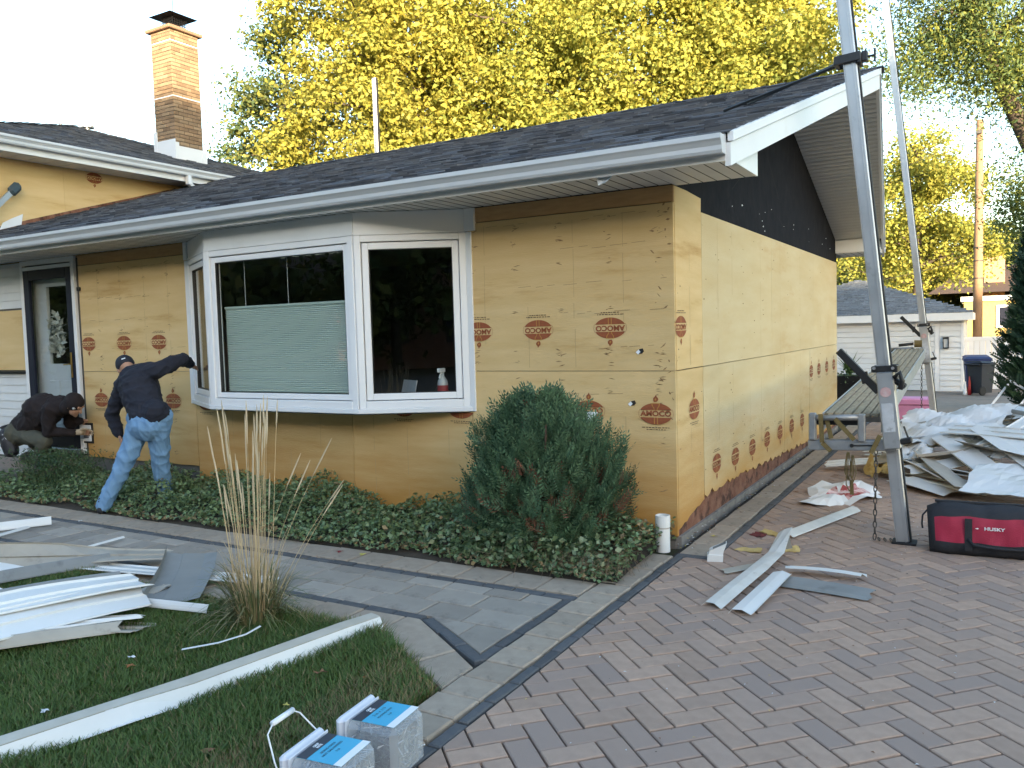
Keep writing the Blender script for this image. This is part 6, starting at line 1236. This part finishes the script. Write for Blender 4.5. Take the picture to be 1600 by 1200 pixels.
skin=M('skin',(.42,.24,.16,1),(.38,.21,.14,1),12,.55); jeans=M('blue_denim',(.13,.25,.42,1),(.17,.31,.49,1),7,.85,.25,180,c3=(.16,.29,.47,1),s3=1.6,t3=.5,w3=.35); hood=M('navy_black_fleece',(.010,.012,.022,1),(.014,.016,.028,1),9,.9,.25,120); brown=M('dark_brown_hoodie',(.012,.008,.010,1),(.017,.011,.012,1),9,.9,.25,120); olive=M('olive_trousers',(.055,.055,.04,1),(.075,.075,.055,1),7,.9,.2,150); shoe=M('dark_shoe',(.012,.013,.018,1),None,9,.6); glove=M('beige_glove',(.45,.38,.29,1),(.38,.31,.23,1),15,.9,.3,90); capm=M('dark_cap',(.015,.019,.032,1),None,9,.8)
def hand(mb,wrist,d,palm_n,s=1.0,curl=.5,thumb=1):
    w=Vector(wrist); d=Vector(d).normalized(); n=Vector(palm_n); n=(n-d*n.dot(d)).normalized(); sd=d.cross(n)
    for k in range(4): cone(mb,w+sd*(-.012+.008*k)*s,w+d*.085*s+sd*(-.032+.0213*k)*s,.016*s,.0135*s,8)
    for k,(L,off) in enumerate(((.068,-.034),(.078,-.0115),(.073,.0115),(.058,.033))):
        p=w+d*.085*s+sd*off*s; a=d*math.cos(curl*.5)+n*math.sin(curl*.5); b=d*math.cos(curl*1.4)+n*math.sin(curl*1.4); q=p+a*L*.5*s; cone(mb,p,q,.0092*s,.0086*s,8); cone(mb,q,q+b*L*.5*s,.0086*s,.0072*s,8)
    p=w+d*.025*s-sd*thumb*.026*s; q=p+(d*.6-sd*thumb*.65+n*.3).normalized()*.042*s; cone(mb,p,q,.0125*s,.0105*s,8); cone(mb,q,q+(d*.9-sd*thumb*.2+n*.35).normalized()*.032*s,.0105*s,.0085*s,8)
def head(mb,c,fwd,up,s=1.0):
    f=Vector(fwd).normalized(); u=Vector(up); u=(u-f*u.dot(f)).normalized(); r=f.cross(u); T=Matrix(((r.x,f.x,u.x),(r.y,f.y,u.y),(r.z,f.z,u.z))); c=Vector(c); A=lambda x,y,z:c+T@Vector((x,y,z))*s
    ell(mb,A(0,-.012,.02),(.077*s,.097*s,.10*s),T); ell(mb,A(0,.03,-.045),(.058*s,.062*s,.072*s),T); cone(mb,A(0,.07,-.09),A(0,.062,-.085),.026*s,.026*s,8)
    cone(mb,A(0,.085,.03),A(0,.113,-.022),.010*s,.015*s,8); ell(mb,A(0,.082,-.058),(.024*s,.014*s,.009*s),T); 
    for q in (-1,1): ell(mb,A(q*.080,-.006,-.005),(.010*s,.02*s,.032*s),T); ell(mb,A(q*.03,.082,.02),(.014*s,.010*s,.009*s),T); ell(mb,A(q*.034,.083,.04),(.02*s,.01*s,.007*s),T)
    return A,T
# --- standing man in jeans, back to the viewer
J=dict(pel=(-4.83,-.86,.85),ch=(-5.05,-.80,1.17),nb=(-5.10,-.77,1.30),hd=(-5.36,-.70,1.345),shL=(-5.25,-.82,1.19),shR=(-4.86,-.74,1.32),elL=(-5.43,-.84,.90),haL=(-5.36,-.82,.70),elR=(-4.84,-.46,1.415),haR=(-5.00,-.23,1.352),hiL=(-4.93,-.88,.84),hiR=(-4.73,-.84,.85),knL=(-5.05,-1.0,.45),anL=(-5.19,-1.14,.10),knR=(-4.85,-.76,.46),anR=(-4.97,-.62,.10))
J={k:Vector(v) for k,v in J.items()}
b=MB(); 
cone(b,J['pel'],J['ch'],.11,.12); cone(b,J['ch'],J['nb'],.11,.06); cone(b,J['nb'],J['nb'].lerp(J['hd'],.75),.052,.048)
for s in 'LR':
    cone(b,J['nb'].lerp(J['sh'+s],.3),J['sh'+s],.055,.052); cone(b,J['sh'+s],J['el'+s],.046,.037); cone(b,J['el'+s],J['ha'+s],.036,.024); cone(b,J['hi'+s],J['kn'+s],.075,.052); cone(b,J['kn'+s],J['an'+s],.05,.033); f=J['an'+s]; cone(b,f+Vector((0,0,-.04)),f+Vector((-.04,.12,-.055)),.034,.026)
head(b,J['hd'],(-.55,.55,-.62),(-.7,.15,.7),1.02); hand(b,J['haL'],(.08,.02,-.3),(.3,.3,0),1,.5,-1); hand(b,J['haR'],(-.20,.26,-.06),(-.3,-.2,-.8),1,.35,1)
pm=organic(b,'person',skin,.0075,3,loc=(-5.0,-.85,0)); tag(pm,'person in black jacket, cap and blue jeans reaching to the bay window frame','person')
c=MB(); cone(c,J['pel']+Vector((-.02,.0,.05)),J['ch'],.165,.185); ell(c,J['ch'].lerp(J['pel'],.35),(.20,.135,.20)); cone(c,J['ch'],J['nb'],.165,.085); ell(c,J['ch']+Vector((0,-.02,.03)),(.215,.14,.16),Matrix.Rotation(.35,3,'Y'))
for s in 'LR':
    cone(c,J['nb'].lerp(J['sh'+s],.25),J['sh'+s],.095,.085); cone(c,J['sh'+s],J['el'+s],.082,.066); cone(c,J['el'+s],J['el'+s].lerp(J['ha'+s],.97),.068,.047)
cone(c,J['pel']+Vector((-.11,.01,.06)),J['pel']+Vector((.11,-.01,.085)),.135,.13)
organic(c,'jacket',hood,.011,5,pm,(-5.0,-.8,1.1),.05,.5)
c=MB(); cone(c,J['hiL']+Vector((0,0,.05)),J['hiR']+Vector((0,0,.05)),.125,.125); ell(c,J['pel']+Vector((.0,-.04,-.03)),(.19,.145,.15))
for s,w in (('L',0),('R',0)):
    cone(c,J['hi'+s],J['kn'+s],.112,.084); cone(c,J['kn'+s],J['an'+s]+Vector((0,0,-.025)),.082,.068)
organic(c,'jeans',jeans,.010,4,pm,(-4.95,-.85,.5),.045,.55)
mb=MB()
for s,x in (('L',-1),('R',1)):
    f=J['an'+s]; c=MB(); d=Vector((-.06,.17,0)) if s=='R' else Vector((-.16,.10,0)); cone(c,f+Vector((0,0,-.055)),f+d*.7+Vector((0,0,-.062)),.045,.038); cone(c,f+Vector((.01,-.03,-.06)),f+d+Vector((0,0,-.07)),.04,.032); cone(c,f+Vector((0,0,-.04)),f+Vector((0,0,.02)),.05,.05); organic(c,'shoe',shoe,.008,3,pm,tuple(f))
A,T=head(MB(),J['hd'],(-.55,.55,-.62),(-.7,.15,.7),1.02); c=MB(); ell(c,A(0,-.014,.035),(.090,.108,.092),T); cone(c,A(-.03,.09,.055),A(-.02,.155,.045),.014,.010); cone(c,A(.03,.09,.055),A(.02,.155,.045),.014,.010); cone(c,A(0,.09,.058),A(0,.165,.048),.016,.010); organic(c,'cap',capm,.008,4,pm,tuple(J['hd']))
cc=MB(); ell(cc,A(.0,-.112,.03),(.022,.006,.012),T); organic(cc,'cap_badge',white,.003,1,pm,tuple(J['hd']))
# --- kneeling worker at the door
K=dict(pel=(-7.86,-.36,.60),ch=(-7.38,-.33,.85),nb=(-7.15,-.30,.90),hd=(-6.96,-.27,.905),shL=(-7.20,-.42,.86),shR=(-7.22,-.16,.88),elL=(-7.28,-.40,.60),haL=(-7.13,-.17,.575),elR=(-7.32,-.10,.66),haR=(-7.20,-.05,.70),hiL=(-7.85,-.44,.57),hiR=(-7.85,-.27,.57),knL=(-7.33,-.42,.50),anL=(-7.45,-.42,.28),knR=(-7.6,-.22,.26),anR=(-8.05,-.24,.25))
K={k:Vector(v) for k,v in K.items()}
b=MB(); cone(b,K['pel'],K['ch'],.11,.12); cone(b,K['ch'],K['nb'],.11,.06); cone(b,K['nb'],K['nb'].lerp(K['hd'],.7),.052,.048)
for s in 'LR':
    cone(b,K['nb'].lerp(K['sh'+s],.3),K['sh'+s],.055,.05); cone(b,K['sh'+s],K['el'+s],.045,.037); cone(b,K['el'+s],K['ha'+s],.036,.024); cone(b,K['hi'+s],K['kn'+s],.075,.052); cone(b,K['kn'+s],K['an'+s],.05,.033)
cone(b,K['anL']+Vector((-.02,0,-.04)),K['anL']+Vector((.15,0,-.06)),.034,.026); cone(b,K['anR'],K['anR']+Vector((-.12,0,-.02)),.034,.026)
head(b,K['hd'],(.72,.25,-.62),(.6,.1,.75),1.0); hand(b,K['haL'],(.06,.2,0),(.5,.1,-.4),1,.7,1); hand(b,K['haR'],(.05,.12,-.05),(.4,.1,-.4),1,.7,-1)
km=organic(b,'person',skin,.0075,3,loc=(-7.7,-.33,.19)); tag(km,'person in dark brown hooded top kneeling at the front door','person')
c=MB(); cone(c,K['pel']+Vector((.05,0,.04)),K['ch'],.165,.18); cone(c,K['ch'],K['nb'],.175,.105); ell(c,K['ch']+Vector((-.1,-.02,.02)),(.24,.19,.16),Matrix.Rotation(-.42,3,'Y')); ell(c,K['nb']+Vector((-.05,0,.05)),(.10,.13,.07))
for s in 'LR': cone(c,K['nb'].lerp(K['sh'+s],.3),K['sh'+s],.10,.085); cone(c,K['sh'+s],K['el'+s],.082,.068); cone(c,K['el'+s],K['el'+s].lerp(K['ha'+s],.95),.068,.046)
organic(c,'hooded_top',brown,.011,5,km,(-7.4,-.33,.8),.045,.5)
A,T=head(MB(),K['hd'],(.72,.25,-.62),(.6,.1,.75),1.0); c=MB(); ell(c,A(0,-.025,.03),(.105,.112,.108),T); ell(c,A(0,-.06,-.06),(.098,.085,.10),T); organic(c,'hood',brown,.009,4,km,tuple(K['hd']),.01,.8)
c=MB(); cone(c,A(-.075,.055,.012),A(.075,.055,.012),.014,.014); organic(c,'cap_brim',M('grey_white_brim',(.45,.46,.47,1),None,9,.7),.006,2,km,tuple(K['hd']))
c=MB(); cone(c,K['hiL'],K['hiR'],.14,.14)
for s in 'LR': cone(c,K['hi'+s],K['kn'+s],.118,.085); cone(c,K['kn'+s],K['an'+s],.083,.066)
organic(c,'trousers',olive,.010,4,km,(-7.6,-.35,.45),.04,.55)
for s,d in (('L',Vector((.17,0,-.03))),('R',Vector((-.13,0,-.05)))): f=K['an'+s]; c=MB(); cone(c,f+Vector((-.02,0,-.045)),f+d*.8+Vector((0,0,-.035)),.046,.038); cone(c,f,f+Vector((0,0,-.03)),.05,.05); organic(c,'boot',shoe,.008,3,km,tuple(f))
c=MB(); hand(c,K['haL'],(.06,.2,0),(.5,.1,-.4),1.22,.7,1); cone(c,K['haL']+Vector((-.01,-.02,.005)),K['haL']+Vector((.02,.04,0)),.034,.036); organic(c,'work_glove',glove,.006,3,km,tuple(K['haL']))
# tool pouch on the hip, printed camouflage-like pattern
c=MB(); cone(c,(-7.93,-.50,.55),(-7.88,-.50,.38),.10,.085); cone(c,(-8.02,-.46,.52),(-7.98,-.47,.42),.07,.06); organic(c,'tool_pouch',M('black_white_pouch',(.012,.012,.016,1),(.03,.03,.035,1),9,.6,c3=(.55,.56,.58,1),s3=11,t3=.58,w3=.04),.009,3,km,(-7.9,-.5,.5),.02,.9); c=MB(); ell(c,(-8.04,-.36,.64),(.05,.17,.035)); organic(c,'tool_belt',shoe,.009,2,km,(-8.04,-.36,.64))
